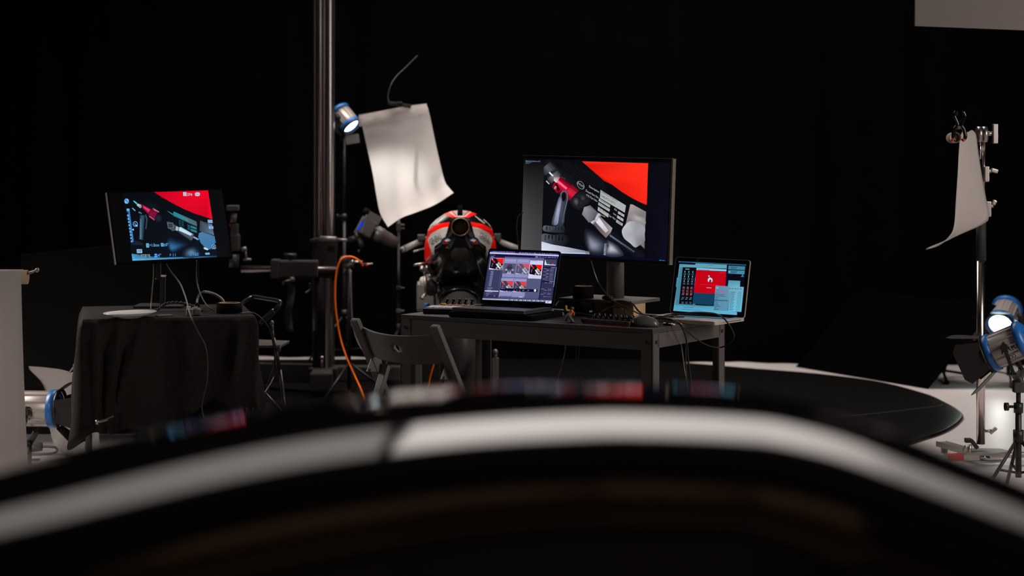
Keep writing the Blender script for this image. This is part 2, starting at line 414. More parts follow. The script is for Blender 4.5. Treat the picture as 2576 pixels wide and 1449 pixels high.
# backrest: bowed plank with a round hole
b = B(CHAIRM)
def back(s, q, o):      # s -1..1 across, q 0..1 up, o thickness offset
    z = .622 + q * .115 - .012 * (1 - s * s) + .004 * (s * s)
    return CP(s * .205, (.775 - z) * lean * .9 - .045 * (1 - s * s) + o + .018, z)
def ring_pts(o, N=64, K=10):
    rows = []
    for k in range(K + 1):
        r = []
        for i in range(N):
            a = 2 * math.pi * i / N; ca, sa = math.cos(a), math.sin(a); m = max(abs(ca), abs(sa))
            cs = (ca / m, .5 + .5 * sa / m); ch = (-.02 + .075 * ca, .56 + .13 * sa); w_ = k / K
            r.append(back(ch[0] + (cs[0] - ch[0]) * w_, ch[1] + (cs[1] - ch[1]) * w_, o))
        rows.append(r)
    return rows
fr_, bk_ = ring_pts(-.008), ring_pts(.008)
b.grid(fr_ + bk_[::-1], closed_u=True, closed_v=True); b.build('backrest', t)
b = B(CHAIRM)
for k in range(5): b.bar(CP(-.185, .07 + k * .082, .452), CP(.185, .07 + k * .082, .452), .070, .016, bev=.003)
for s in (-1, 1): b.bar(CP(s * .165, .04, .436), CP(s * .165, .43, .436), .02, .028)
b.build('seat', t)
b = B(CHAIRM); b.bar(CP(-.17, -.04, .18), CP(.17, -.04, .18), .018, .03); b.build('stretcher', t)

# ================================================================== large monitor
def pose(loc, yaw, tilt, roll):
    R = Matrix.Rotation(math.radians(yaw), 4, 'Z') @ Matrix.Rotation(math.radians(tilt), 4, 'X') @ Matrix.Rotation(math.radians(roll), 4, 'Y')
    X, Y, Z = [Vector((R[0][i], R[1][i], R[2][i])) for i in range(3)]
    return frame(Vector(loc), X, Z)          # x right, y up, z towards the viewer
MM = pose((.3445, 8.068, 1.1965), -35.2, -2.15, .97)
mw, mh = .749, .438
mon = thing('monitor', MM @ Vector((0, -.40, -.09)), 'large black monitor on column stand showing a close-up of a red connector', 'monitor')
b = B(BLKM, MM); b.box((0, 0, -.019), (mw, mh, .034), bev=.004); b.box((0, -.01, -.046), (mw * .6, mh * .62, .03), bev=.01); b.build('housing', mon)
b = B(BLKMET, MM)
for a_, c_ in (((0, mh / 2 - .0045, .0), (mw, .009, .005)), ((0, -mh / 2 + .0065, .0), (mw, .013, .005)), ((-mw / 2 + .003, 0, 0), (.006, mh - .018, .005)), ((mw / 2 - .0035, 0, 0), (.007, mh - .018, .005))): b.box(a_, c_, bev=.001)
bz = b.build('bezel', mon)
b = B(mat('lit_bezel_edge', (.30, .26, .23), .4, metal=.5), MM)
b.box((mw / 2 + .0015, 0, -.017), (.003, mh, .026)); b.box((0, mh / 2 + .0006, -.008), (mw, .0012, .014)); b.box((0, -mh / 2 - .0006, -.008), (mw, .0012, .014)); lbl(b.build('lit_edge', mon), 'monitor edge painted pale as if side-lit')  # pale tone stands in for light from the right on the monitor edges
b = B(mat('bezel_lettering', (.32, .24, .16), .5), MM); letter(b, 'ASUS', lambda x, y: Vector((-.028 + x * .0105, -mh / 2 + .003 + y * .0105, .0031)))
b.build('lettering', bz); b = B(MATS['bezel_lettering'], MM); letter(b, 'ProArt', lambda x, y: Vector((-mw / 2 + .006 + x * .008, mh / 2 - .0075 + y * .008, .0031))); b.build('lettering', bz)
b = B(DGREY, MM)
for k in range(6): b.box((mw / 2 - .0035, -.06 - k * .018, .003), (.003, .006, .002))
b.build('button', bz)
# picture
S = Screen([(517, 120), (2132, 160), (2088, 1262), (472, 1172)], MM, .734, .413, 1.0)
S.L(0).poly([(517, 120), (2132, 160), (2088, 1262), (472, 1172)], (6, 7, 12))
S.L(1).poly([(517, 120), (745, 126), (712, 900), (487, 880)], [(10, 10, 12), (8, 8, 10), (62, 62, 62), (74, 75, 74)])
S.poly([(487, 880), (712, 900), (704, 1182), (472, 1172)], [(74, 75, 74), (62, 62, 62), (70, 70, 74), (84, 84, 88)])
S.poly([(745, 130), (1890, 175), (1843, 1215), (704, 1165)], (11, 12, 17))
S.poly([(1892, 175), (2130, 180), (2090, 1240), (1846, 1215)], [(8, 9, 16), (10, 11, 20), (14, 14, 30), (8, 8, 18)])
S.poly([(704, 1168), (2090, 1228), (2088, 1262), (472, 1172)], (10, 10, 34))
S.L(2)
for r in range(7):                     # carbon weave behind
    for c in range(16):
        x, y = 940 + c * 28 + r * 8, 150 + c * 11 + r * 24
        if x < 1330 + r * 20: S.poly([(x, y), (x + 14, y + 5), (x + 12, y + 12), (x - 2, y + 7)], (30, 31, 38))
RED_ = (255, 42, 26)
S.poly([(1160, 156), (1891, 177), (1882, 400), (1400, 340), (1290, 270), (1215, 205)], [RED_, (255, 50, 30), (255, 44, 26), (250, 36, 20), (225, 26, 14), (215, 24, 14)])
S.poly([(1400, 340), (1882, 400), (1872, 636), (1800, 608), (1700, 555), (1600, 494), (1490, 412)], [(250, 36, 20), (255, 44, 26), (250, 40, 26), (200, 22, 16), (235, 30, 20), (235, 30, 20), (230, 28, 18)])
S.poly([(1405, 372), (1490, 412), (1400, 340), (1290, 270)], (215, 24, 14))
# soft grey metal at the bottom
S.soft([(1195, 900), (1330, 960), (1450, 1060), (1400, 1185), (1240, 1178), (1185, 1050)], (140, 146, 165), (22, 24, 32), (1270, 1080))
S.soft([(1425, 1030), (1500, 1040), (1590, 1130), (1600, 1202), (1400, 1190)], (190, 188, 205), (40, 42, 55), (1480, 1120))
S.poly([(1405, 1060), (1430, 1062), (1415, 1190), (1388, 1188)], (150, 165, 185))
S.poly([(706, 1040), (820, 1072), (1000, 1104), (1235, 1150), (1240, 1180), (704, 1165)], [(205, 212, 228), (200, 205, 222), (150, 158, 175), (110, 118, 135), (190, 195, 215), (225, 230, 245)])
S.poly([(1160, 1050), (1195, 1060), (1245, 1180), (1195, 1178)], (8, 9, 14))
S.L(3)
# black sleeve and red anodised connector
S.blob([(745, 150), (840, 165), (900, 225), (1010, 290), (1120, 392), (1195, 470), (1150, 560), (1000, 600), (900, 530), (830, 450), (742, 330)], (17, 18, 22), (26, 27, 32))
S.L(4)
S.band((755, 205), (838, 300), 150, 165, (84, 88, 96), (20, 21, 24)); S.band((808, 268), (832, 298), 172, 172, (24, 24, 27), (8, 8, 9))
S.band((832, 305), (872, 352), 172, 168, (120, 116, 126), (14, 14, 17)); S.band((866, 379), (1080, 535), 150, 150, (214, 16, 54), (84, 2, 18))
S.L(5)
S.poly([(803, 270), (846, 312), (836, 324), (793, 284)], (232, 230, 244)); S.poly([(846, 330), (900, 318), (918, 330), (880, 392), (850, 372)], [(150, 140, 152), (90, 84, 94), (150, 60, 84), (240, 210, 222), (225, 220, 230)])
S.poly([(765, 365), (800, 400), (796, 411), (762, 378)], (200, 198, 210))
S.band((886, 372), (992, 458), 34, 30, (255, 128, 158), (226, 26, 68)); S.band((845, 430), (892, 500), 40, 30, (150, 8, 34), (110, 4, 22)); S.band((868, 398), (905, 478), 26, 34, (24, 6, 12), (70, 4, 16))
S.text('B', 846, 452, 36, (240, 225, 230), ax=(.80, .58), ay=(-.50, .85), bold=True)
S.text('S/NNN', 915, 330, 16, (120, 60, 80), ax=(.86, .42), ay=(-.42, .86))
S.band((1000, 476), (1068, 526), 152, 148, (205, 20, 52), (100, 4, 24))
S.L(6)
for i in range(11):
    for j in range(11):
        x, y = 1046 + i * 6.6 - j * 8.2, 418 + i * 5 + j * 11.5
        S.poly([(x, y), (x + 5, y - 2), (x + 7, y + 2), (x + 2, y + 4)], (246, 66, 98) if 2 < j < 8 else (170, 22, 50))
S.blob([(1050, 552), (1100, 505), (1160, 492), (1212, 512), (1258, 590), (1205, 640), (1125, 697), (1060, 660), (1022, 606)], (19, 20, 24), (44, 46, 52)); S.L(7)
S.soft([(1050, 570), (1090, 545), (1128, 560), (1136, 620), (1110, 665), (1062, 640)], (86, 88, 96), (26, 27, 31)); S.soft([(1130, 530), (1170, 518), (1215, 560), (1180, 606), (1140, 590)], (62, 63, 70), (26, 27, 31))
# dust cap and its strap
S.L(5).blob([(912, 540), (950, 535), (985, 545), (995, 620), (972, 740), (952, 850), (885, 864), (822, 850), (850, 720), (888, 590)], [(58, 62, 74), (70, 76, 90), (48, 52, 64), (36, 40, 50), (40, 44, 56), (50, 55, 68), (40, 44, 56), (60, 66, 82), (72, 78, 94), (64, 70, 84)], (74, 80, 98))
S.L(6).blob([(908, 552), (934, 556), (926, 640), (905, 760), (888, 848), (842, 846), (862, 730), (888, 620)], [(88, 94, 112), (110, 116, 134), (132, 138, 158), (128, 134, 156), (130, 136, 160), (96, 102, 124), (104, 110, 132), (100, 106, 126)], (168, 174, 196))
S.L(7)
for p_, q_, w_ in (((925, 560), (928, 512), 20), ((928, 512), (950, 486), 22), ((948, 486), (978, 482), 22), ((976, 482), (996, 512), 22), ((996, 508), (998, 580), 20), ((998, 576), (972, 680), 18), ((972, 676), (958, 740), 15), ((958, 736), (942, 830), 13)): S.band(p_, q_, w_, w_, (104, 114, 134), (30, 33, 42))
S.blob([(940, 510), (965, 500), (982, 520), (978, 575), (950, 600), (936, 560)], (12, 12, 16))
# toothed caps
S.blob([(738, 866), (850, 872), (945, 858), (968, 900), (955, 945), (840, 940), (732, 922)], [(96, 102, 112), (70, 76, 86), (40, 43, 50), (26, 28, 34), (24, 26, 32), (44, 48, 56), (80, 86, 96)])
for k in range(6): S.poly([(760 + k * 33, 872), (776 + k * 33, 873), (773 + k * 33, 916), (758 + k * 33, 914)], (16, 17, 22))
S.blob([(722, 955), (850, 968), (960, 962), (1012, 1005), (985, 1085), (860, 1075), (712, 1035)], [(84, 90, 100), (54, 58, 66), (26, 28, 34), (14, 15, 19), (12, 13, 17), (36, 40, 46), (92, 98, 110)])
for k in range(6): S.poly([(745 + k * 38, 968), (762 + k * 38, 970), (757 + k * 38, 1035), (740 + k * 38, 1028)], (12, 13, 17))
# hexagon nut, ferrule, braided hose
S.poly([(1158, 740), (1182, 662), (1250, 640), (1330, 715), (1300, 800), (1235, 832)], [(120, 120, 132), (150, 150, 160), (96, 96, 106), (84, 82, 94), (70, 68, 80), (110, 110, 122)])
S.L(6)
S.poly([(1182, 662), (1225, 690), (1250, 740), (1200, 790), (1158, 740)], [(215, 215, 225), (180, 180, 190), (150, 150, 162), (130, 130, 142), (160, 160, 172)])
S.band((1262, 838), (1352, 735), 60, 60, (205, 200, 214), (70, 64, 74))
S.poly([(1300, 790), (1352, 756), (1430, 830), (1495, 893), (1470, 950), (1420, 1000), (1350, 930), (1285, 850)], [(150, 144, 160), (120, 112, 124), (110, 104, 116), (170, 160, 165), (150, 140, 140), (120, 104, 100), (80, 70, 78), (90, 82, 92)])
S.poly([(1310, 775), (1345, 770), (1448, 915), (1420, 945), (1300, 815)], [(250, 250, 255), (235, 235, 248), (235, 232, 245), (250, 248, 255), (245, 245, 255)])
S.poly([(1455, 945), (1500, 925), (1600, 1000), (1846, 1175), (1843, 1218), (1745, 1212), (1560, 1085), (1420, 1010)], (18, 19, 26))
S.L(7)
for k in range(22):
    x, y = 1475 + k * 12.3, 965 + k * 8.4
    S.band((x, y), (x - 10, y + 18), 7, 6, (150 - k * 3, 172 - k * 3, 205 - k * 4))
# specification label
ax, ay = (.865, .50), (-.13, .99)
LB = (172, 176, 176)
S.poly([(1366, 470), (1645, 642), (1632, 722), (1358, 560)], LB)
S.poly([(1350, 562), (1472, 638), (1466, 668), (1344, 592)], LB); S.poly([(1343, 605), (1467, 682), (1462, 712), (1338, 636)], LB); S.poly([(1337, 655), (1455, 735), (1448, 776), (1332, 695)], LB)
S.poly([(1560, 702), (1628, 745), (1622, 772), (1555, 730)], LB); S.poly([(1550, 748), (1618, 792), (1612, 820), (1544, 778)], LB); S.poly([(1540, 795), (1610, 842), (1604, 870), (1534, 826)], LB)
S.L(8)
DK = (40, 42, 48); LT = (190, 194, 198)
S.text('WIRING MODULE', 1372, 498, 24, DK, ax, ay, wid=205); S.text('CABLATO GP12', 1366, 540, 24, DK, ax, ay, wid=185)
S.text('163202519', 1358, 586, 20, DK, ax, ay, wid=118); S.text('DUC07311', 1350, 632, 20, DK, ax, ay, wid=115); S.text('15-10-11', 1346, 688, 22, DK, ax, ay, wid=98)
S.text('6', 1584, 742, 20, DK, ax, ay); S.text('2', 1576, 790, 20, DK, ax, ay); S.text('383', 1550, 828, 20, DK, ax, ay, wid=48)
S.text('Description:', 1237, 440, 24, LT, ax, ay, wid=132); S.text('Ducati Part No:', 1200, 486, 24, LT, ax, ay, wid=165); S.text('F1S Part No:', 1208, 536, 23, LT, ax, ay, wid=142)
S.text('Ed:', 1515, 690, 20, LT, ax, ay, wid=36); S.text('Iss:', 1504, 738, 20, LT, ax, ay, wid=40); S.text('Ser No:', 1457, 762, 22, LT, ax, ay, wid=84); S.text('ms.com', 1345, 735, 16, LT, ax, ay, wid=80)
for k in range(14):
    a0, a1 = 2 * math.pi * k / 14, 2 * math.pi * (k + 1) / 14
    e = lambda a, r: (1147 + r * (46 * math.cos(a) * .8 - 40 * math.sin(a) * .45), 418 + r * (46 * math.cos(a) * .75 + 40 * math.sin(a) * .75))
    S.poly([e(a0, 1), e(a1, 1), e(a1, .92), e(a0, .92)], LT)
S.text('DUCATI', 1108, 398, 22, LT, (.8, .6), (-.3, .95), wid=84)
# pale translucent clip at right
S.L(5).poly([(1692, 628), (1720, 632), (1866, 712), (1852, 920), (1640, 850)], [(158, 148, 146), (170, 158, 156), (128, 118, 120), (140, 136, 140), (120, 114, 118)])
S.L(6).blob([(1640, 850), (1690, 815), (1770, 828), (1850, 880), (1850, 960), (1848, 1040), (1785, 1085), (1740, 1104), (1690, 1060), (1620, 1000), (1598, 920)], [(196, 196, 202), (178, 176, 182), (150, 148, 156), (160, 158, 166), (150, 148, 156), (120, 118, 124), (130, 128, 132), (170, 168, 174), (186, 184, 190), (178, 178, 186), (186, 186, 194)], (158, 158, 168))
S.poly([(1800, 1075), (1848, 1045), (1846, 1118)], (116, 112, 116)); S.soft([(1700, 720), (1790, 755), (1850, 790), (1850, 850), (1700, 800)], (172, 168, 172), (146, 138, 140))
S.L(9); S.poly([(600, 122), (744, 127), (711, 900), (575, 890)], [(9, 9, 11), (8, 8, 10), (62, 62, 62), (67, 68, 67)]); S.poly([(575, 890), (711, 900), (703, 1182), (560, 1176)], [(67, 68, 67), (62, 62, 62), (70, 70, 74), (78, 78, 80)])
S.text('2012.10.19 15:42:04 Ducati GP12', 538, 158, 13, (150, 190, 235), (1, .03), wid=165); S.text('17:42 / 7s f/11', 538, 170, 9, (110, 150, 190), (1, .03), wid=66); S.text('ISO 160', 538, 181, 9, (110, 150, 190), (1, .03), wid=42)
for k, wd in enumerate((16, 10, 12, 8)): S.rect(2010 + k * 17, 1241 + k, wd, 6, (60, 160, 220))
S.build('screen', mon)
# stand: column, foot plate
SB = MM @ Vector((0, 0, -.07)); colx = Vector((SB.x, SB.y, 0))
b = B(mat('stand_grey', (.16, .145, .138), .5, metal=.3)); c0 = P(1548, 758, 8.05); zb = .822
b.cyl((c0.x, c0.y, zb), (c0.x, c0.y, 1.16), .037, n=28); b.build('stand_column', mon)
b = B(BLKMET, MM); b.box((0.03, -.03, -.062), (.10, .10, .02), bev=.004); b.build('mount_plate', mon)
ff = yawframe((c0.x, c0.y, 0), -33.4)
b = B(mat('stand_foot_grey', (.19, .175, .165), .42, metal=.3), ff); b.box((-.02, -.02, zb - .007), (.36, .24, .014), bev=.003); b.build('foot_plate', mon)
# blocks under the foot
b = B(WOOD, ff); b.box((.105, -.065, TZ + .0325), (.10, .10, .065), bev=.004); tag(b.build('wooden_block'), 'pale wooden block under the right front corner of the monitor foot', 'block', 'blocks raising the monitor foot')
b = B(WOODD, ff); b.box((-.155, -.06, TZ + .0325), (.075, .09, .065), bev=.004); tag(b.build('wooden_block'), 'dark brown block under the left end of the monitor foot', 'block', 'blocks raising the monitor foot')
b = B(KRAFT, ff); b.cyl((-.022, -.045, TZ), (-.022, -.045, TZ + .065), .055, n=30); tag(b.build('tape_roll'), 'upright tan tape roll standing between blocks under the monitor foot', 'tape')
def tape(loc, r, h, label, seg=36):
    t = thing('tape_roll', loc, label, 'tape'); o = Vector(loc)
    b = B(BLKM); b.lathe(o, (0, 0, 1), [(0, r * .8), (0, r), (h, r), (h, r * .82)], n=seg); b.build('tape', t)
    b = B(KRAFT); b.lathe(o, (0, 0, 1), [(0, r * .76), (0, r * .82), (h + .001, r * .82), (h + .001, r * .76), (0, r * .76)], n=seg); lbl(b.build('core', t), 'tan cardboard core'); return t
p = P(1467, 758, 8.02); tape((p.x, p.y, zb + .0005), .044, .050, 'black gaffer tape roll lying on the monitor foot plate')
b = B(BLKG); p = P(1527, 762, 7.9); b.ball((p.x, p.y, zb + .011), .02, (1.1, .9, .55)); b.ball((p.x + .014, p.y - .003, zb + .010), .014, (1.0, .8, .7)); tag(b.build('cable_coil'), 'small glossy black bundle beside the column on the monitor foot', 'coil')

# ================================================================== laptop with dark body and photo grid
def laptop(loc, yaw, tilt, roll, w_, h_, body, base_depth, label, quad, sw, sh, off, rimm, hz, thick=.014):
    M = pose(loc, yaw, tilt, roll); L = thing('laptop', (loc[0], loc[1], hz - thick), label, 'laptop')
    b = B(body, M); b.prism(rounded(w_, h_, .011), -.006, M_shift(Matrix.Identity(4), 0, 0, -.0005)); b.M = Matrix.Identity(4); lid = b.build('lid', L)
    b = B(BLKG, M); b.prism(rounded(w_ - .004, h_ - .004, .010), .0006, M_shift(Matrix.Identity(4), 0, 0, -.0003)); b.build('screen_glass', L)
    b = B(rimm, M); rim = rounded(w_, h_, .011); inn = rounded(w_ - .0035, h_ - .0035, .0095)
    b.grid([[(x, y, -.0045) for x, y in rim], [(x, y, .0008) for x, y in rim], [(x, y, .0008) for x, y in inn], [(x, y, -.001) for x, y in inn]], closed_v=True, smooth=False); b.build('lid_rim', L)
    hl = M @ Vector((0, -h_ / 2, 0)); fr = yawframe((hl.x, hl.y, 0), yaw)
    b = B(body, fr); b.prism(rounded(w_, base_depth, .010), -thick, Matrix.Translation((0, -base_depth / 2 + .004, hz)), bev=.0015); b.build('base', L)
    b = B(BLKM, fr); b.box((0, -.060, hz + .0004), (w_ * .80, .092, .0008)); kb = b.build('keyboard', L)
    b = B(BLKG, fr)
    for r in range(5):
        for c in range(14): b.box((-w_ * .375 + c * w_ * .0577, -.024 - r * .0185, hz + .0014), (w_ * .050, .0155, .0012))
    b.build('keys', kb)
    b = B(mat(body.name + '_pad', tuple(body.node_tree.nodes['Mix'].inputs[6].default_value[:3]), .3, metal=.3), fr); b.box((0, -.165, hz + .0003), (w_ * .38, .095, .0006)); b.build('trackpad', L)
    b = B(BLKMET, fr); b.cyl((-w_ * .36, .006, hz - .002), (w_ * .36, .006, hz - .002), .0055, n=12); b.build('hinge', L)
    S = Screen(quad, M_shift(M, 0, off, .0005), sw, sh, 1.0)
    return L, S, M, fr
def rounded(w_, h_, r, n=5):
    o = []
    for cx, cy, a0 in ((w_ / 2 - r, h_ / 2 - r, 0), (-w_ / 2 + r, h_ / 2 - r, 90), (-w_ / 2 + r, -h_ / 2 + r, 180), (w_ / 2 - r, -h_ / 2 + r, 270)):
        for k in range(n + 1):
            a = math.radians(a0 + 90 * k / n); o.append((cx + r * math.cos(a), cy + r * math.sin(a)))
    return o
def M_shift(M, x, y, z): return M @ Matrix.Translation((x, y, z))
SPACE = mat('dark_aluminium', (.085, .082, .085), .4, metal=.5)
LA, S, MA, frA = laptop((.0356, 8.077, .9046), -30.5, -16.1, .54, .3526, .2413, SPACE, .238, 'dark grey laptop at the table front showing a grid of photographs', [(258, 80), (1662, 135), (1497, 1165), (118, 1075)], .340, .216, .0038, BLKMET, .789)
b = B(GREY, MA); letter(b, 'MacBook Pro', lambda x, y: Vector((-.021 + x * .0075, -.1165 + y * .0075, .0012))); b.build('lettering', LA)
# picture on it (pixel frame of a crop of the photograph)
def thumb(x0, y0, w_, h_, fade):
    """the connector photograph in small; fade 0..1 towards grey"""
    g = (150, 150, 190); mxc = lambda c: tuple(c[i] * (1 - fade) + g[i] * fade for i in range(3))
    A = (1, .035); Y = (-.135, 1)
    q = lambda u, v: (x0 + A[0] * u * w_ + Y[0] * v * h_, y0 + A[1] * u * w_ + Y[1] * v * h_)
    l0 = S.lay
    S.poly([q(0, 0), q(1, 0), q(1, 1), q(0, 1)], mxc((16, 12, 24)))
    S.L(l0 + 1)
    S.poly([q(.40, 0), q(1, 0), q(1, .5), q(.72, .36), q(.52, .17)], mxc((255, 20, 16)))
    S.poly([q(.04, .02), q(.14, .06), q(.40, .36), q(.32, .42), q(.06, .16)], mxc((215, 30, 60)))
    S.poly([q(.04, .02), q(.10, .03), q(.20, .14), q(.14, .16)], mxc((240, 210, 225)))
    S.poly([q(.60, .30), q(.86, .50), q(.84, .72), q(.58, .52)], mxc((185, 180, 170)))
    S.poly([q(.66, .44), q(.78, .52), q(.76, .62), q(.66, .55)], mxc((20, 18, 22)))
    S.poly([q(.44, .50), q(.54, .48), q(.76, .74), q(.90, .92), q(.80, .96), q(.60, .78)], mxc((225, 222, 230)))
    S.poly([q(.88, .60), q(1, .64), q(1, .95), q(.86, .86)], mxc((165, 150, 160)))
    S.poly([q(.16, .42), q(.24, .42), q(.20, .78), q(.12, .78)], mxc((90, 90, 110)))
    S.poly([q(0, .90), q(.36, .97), q(.5, 1), q(0, 1)], mxc((235, 232, 238)))
    S.poly([q(.50, .80), q(.58, .80), q(.66, 1), q(.48, 1)], mxc((150, 150, 165)))
    S.L(l0)
a_, d_ = (1, .039), (-.135, 1)
Q = [(258, 80), (1662, 135), (1497, 1165), (118, 1075)]
S.L(0).poly(Q, (22, 20, 58))
S.L(1); S.rect(258, 82, 1404, 34, (18, 14, 70), a_, d_)
for k, wd in enumerate((9, 95, 26, 28, 36, 34, 50, 30, 42, 26)): S.L(2).rect(280 + [0, 28, 135, 170, 205, 250, 300, 362, 402, 455][k], 96 + [0, 1, 3, 4, 6, 7, 9, 11, 13, 15][k], wd, 10, (140, 140, 220), a_, d_)
for k in range(24): S.rect(850 + k * 33, 118 + k * 1.25, 14 + 6 * (k % 3 == 0), 13, [(170, 170, 230), (120, 120, 200), (210, 80, 130), (200, 200, 240), (90, 190, 220)][(k * 7) % 5], a_, d_)
S.L(1).rect(258, 114, 1402, 34, (196, 194, 236), a_, d_); S.L(2).rect(760, 146, 400, 7, (120, 118, 170), a_, d_)
S.L(1).rect(254, 150, 1405, 60, (20, 18, 64), a_, d_)
S.L(2).disc(282, 174, 9, (120, 120, 170)); S.rect(304, 172, 64, 11, (90, 90, 140), a_, d_)
for k, (x, wd) in enumerate(((1176, 52), (1246, 56), (1320, 30), (1370, 34), (1425, 70), (1512, 34), (1562, 34), (1618, 18))): S.rect(x, 207 + (x - 1176) * .039, wd, 12, (220, 220, 250) if k == 0 else (130, 130, 190), a_, d_)
# left panel
S.L(1).rect(246, 205, 310, 870, (52, 50, 88), a_, d_)
S.L(2).rect(235, 478, 265, 520, (58, 60, 98), a_, d_); S.rect(276, 206, 64, 10, (170, 170, 210), a_, d_)
S.L(3); S.rect(274, 232, 268, 240, (190, 188, 214), a_, d_); S.L(4); thumb(282, 240, 254, 224, 0.0)
S.L(3)
for k in range(17): S.rect(282 - k * 2.9 + (k % 3) * 3, 500 + k * 18.5, 52, 7, (150, 152, 190), a_, d_); S.rect(486 - k * 2.9, 508 + k * 18.5, 6, 7, (140, 142, 180), a_, d_)
for k in range(4): S.rect(222 - k * 4, 830 + k * 19, 100 - 25 * (k > 1), 7, (130, 132, 170), a_, d_)
S.rect(168, 893, 268, 16, (226, 226, 244), a_, d_); S.rect(198, 920, 120, 8, (140, 142, 180), a_, d_); S.rect(190, 956, 70, 8, (150, 152, 190), a_, d_)
S.rect(150, 985, 270, 22, (38, 36, 66), a_, d_); S.L(4).rect(194, 992, 36, 8, (150, 150, 180), a_, d_); S.rect(336, 998, 40, 8, (150, 150, 180), a_, d_)
# centre grid
S.L(2).rect(558, 210, 800, 34, (98, 98, 134), a_, d_)
S.rect(552, 240, 790, 790, (96, 100, 140), a_, d_)
for (x, y, f_) in ((552, 242, .42), (812, 252, .42), (492, 640, .42), (748, 650, .40)):
    S.L(3).rect(x, y, 252, 380, (140, 142, 190), a_, d_); S.L(4).rect(x + 10, y + 30, 226, 24, (158, 160, 206), a_, d_)
S.L(5); thumb(806, 352, 252, 212, .50); thumb(490, 700, 240, 212, .34); thumb(752, 712, 240, 212, .34)
# bike cockpit picture
q = lambda u, v: (548 + u * 240 - v * 30, 342 + v * 212 + u * 9)
S.L(5).poly([q(0, 0), q(1, 0), q(1, 1), q(0, 1)], (84, 84, 116)); S.L(6)
S.soft([q(.5 + .5 * math.cos(k), .45 + .42 * math.sin(k)) for k in (0, .8, 1.6, 2.4, 3.2, 4, 4.8, 5.6)], (52, 50, 72), (92, 92, 124))
S.disc(*q(.24, .62), 20, (186, 188, 214)); S.disc(*q(.78, .62), 20, (196, 198, 222)); S.poly([q(.34, .8), q(.42, .70), q(.6, .70), q(.68, .82), q(.7, 1), q(.32, 1)], (176, 160, 200))
S.L(7).ring(*q(.51, .76), 11, 11, 3, (60, 70, 130)); S.disc(*q(.30, .84), 16, (40, 38, 58)); S.disc(*q(.76, .84), 16, (40, 38, 58)); S.poly([q(.36, .1), q(.66, .1), q(.72, .26), q(.3, .26)], (58, 56, 78)); S.poly([q(.30, .34), q(.72, .34), q(.66, .56), q(.36, .56)], (46, 44, 64))
S.L(3).rect(1072, 282, 268, 372, (206, 206, 240), a_, d_); S.L(4).rect(1090, 290, 130, 10, (150, 150, 200), a_, d_); S.L(5); thumb(1074, 370, 238, 214, 0.0)
S.L(3).rect(1010, 655, 270, 400, (84, 88, 124), a_, d_)
S.rect(436, 1000, 800, 52, (74, 76, 112), a_, d_); S.L(4).rect(846, 1024, 66, 12, (220, 220, 240), a_, d_); S.rect(695, 1020, 54, 9, (150, 150, 190), a_, d_); S.rect(440, 1004, 16, 14, (180, 180, 210), a_, d_)
S.L(8).poly([(470, 845), (1218, 880), (1212, 935), (462, 893)], (16, 12, 46)); S.L(9).disc(1168, 900, 24, (214, 222, 230), 28)
for x in (752, 806, 860, 926, 1024): S.rect(x - 6, 882 + (x - 752) * .04, 12 + 14 * (x > 900), 11, (170, 170, 210), a_, d_)
S.rect(482, 855, 90, 8, (120, 120, 170), a_, d_)
# right panel
S.L(1).rect(1364, 240, 256, 850, (50, 48, 84), a_, d_)
S.L(2).rect(1372, 272, 240, 112, (66, 66, 96), a_, d_)
S.L(3).poly([(1372, 275), (1382, 275), (1392, 330), (1420, 366), (1590, 378), (1590, 390), (1358, 378)], (226, 226, 236)); S.poly([(1386, 345), (1400, 308), (1416, 366)], (60, 110, 220)); S.poly([(1434, 366), (1446, 326), (1456, 368)], (70, 160, 120)); S.poly([(1510, 374), (1536, 335), (1552, 376)], (215, 60, 80))
for y in (418, 706): S.L(2).rect(1344 - (y - 418) * .13, y, 256, 24, (22, 20, 58), a_, d_); S.L(3).rect(1494 - (y - 418) * .13, y + 10, 84, 8, (170, 170, 210), a_, d_)
for k, y in enumerate((448, 474, 492, 514, 546, 566, 584, 612, 640, 660, 686, 740, 866, 892, 950, 972, 1020)):
    x = 1345 - (y - 448) * .13; S.L(3).rect(x + (60 if k % 3 else 0), y, 60 - 8 * (k % 3), 7, (150, 150, 190), a_, d_); S.rect(x + 130, y + 4, 76, 6, (130, 130, 170), a_, d_)
S.L(4).poly([(1597, 425), (1606, 425), (1544, 830), (1536, 828)], (120, 200, 215))
# filmstrip
S.L(1).rect(118, 1040, 1380, 32, (70, 72, 108), a_, d_)
S.L(2).rect(122, 1050, 1376, 30, (160, 172, 182), a_, d_); S.L(3)
for k in range(46): S.rect(150 + k * 29, 1056 + k * 1.13, 16 + (k * 5) % 9, 18, [(120, 130, 140), (190, 200, 206), (30, 28, 60), (150, 160, 168)][(k * 5 + k // 3) % 4] if k > 16 else (172, 184, 192), a_, d_)
S.rect(1376, 1108, 120, 50, (205, 205, 236), a_, d_); S.L(4).disc(1420, 1132, 9, (150, 20, 60))
S.build('screen', LA)
b = B(BLKM, frA); b.box((.015, -.112, TZ + .0115), (.40, .262, .021), bev=.006); tag(b.build('laptop_tray'), 'thick black tray raising the dark grey laptop off the table', 'tray')

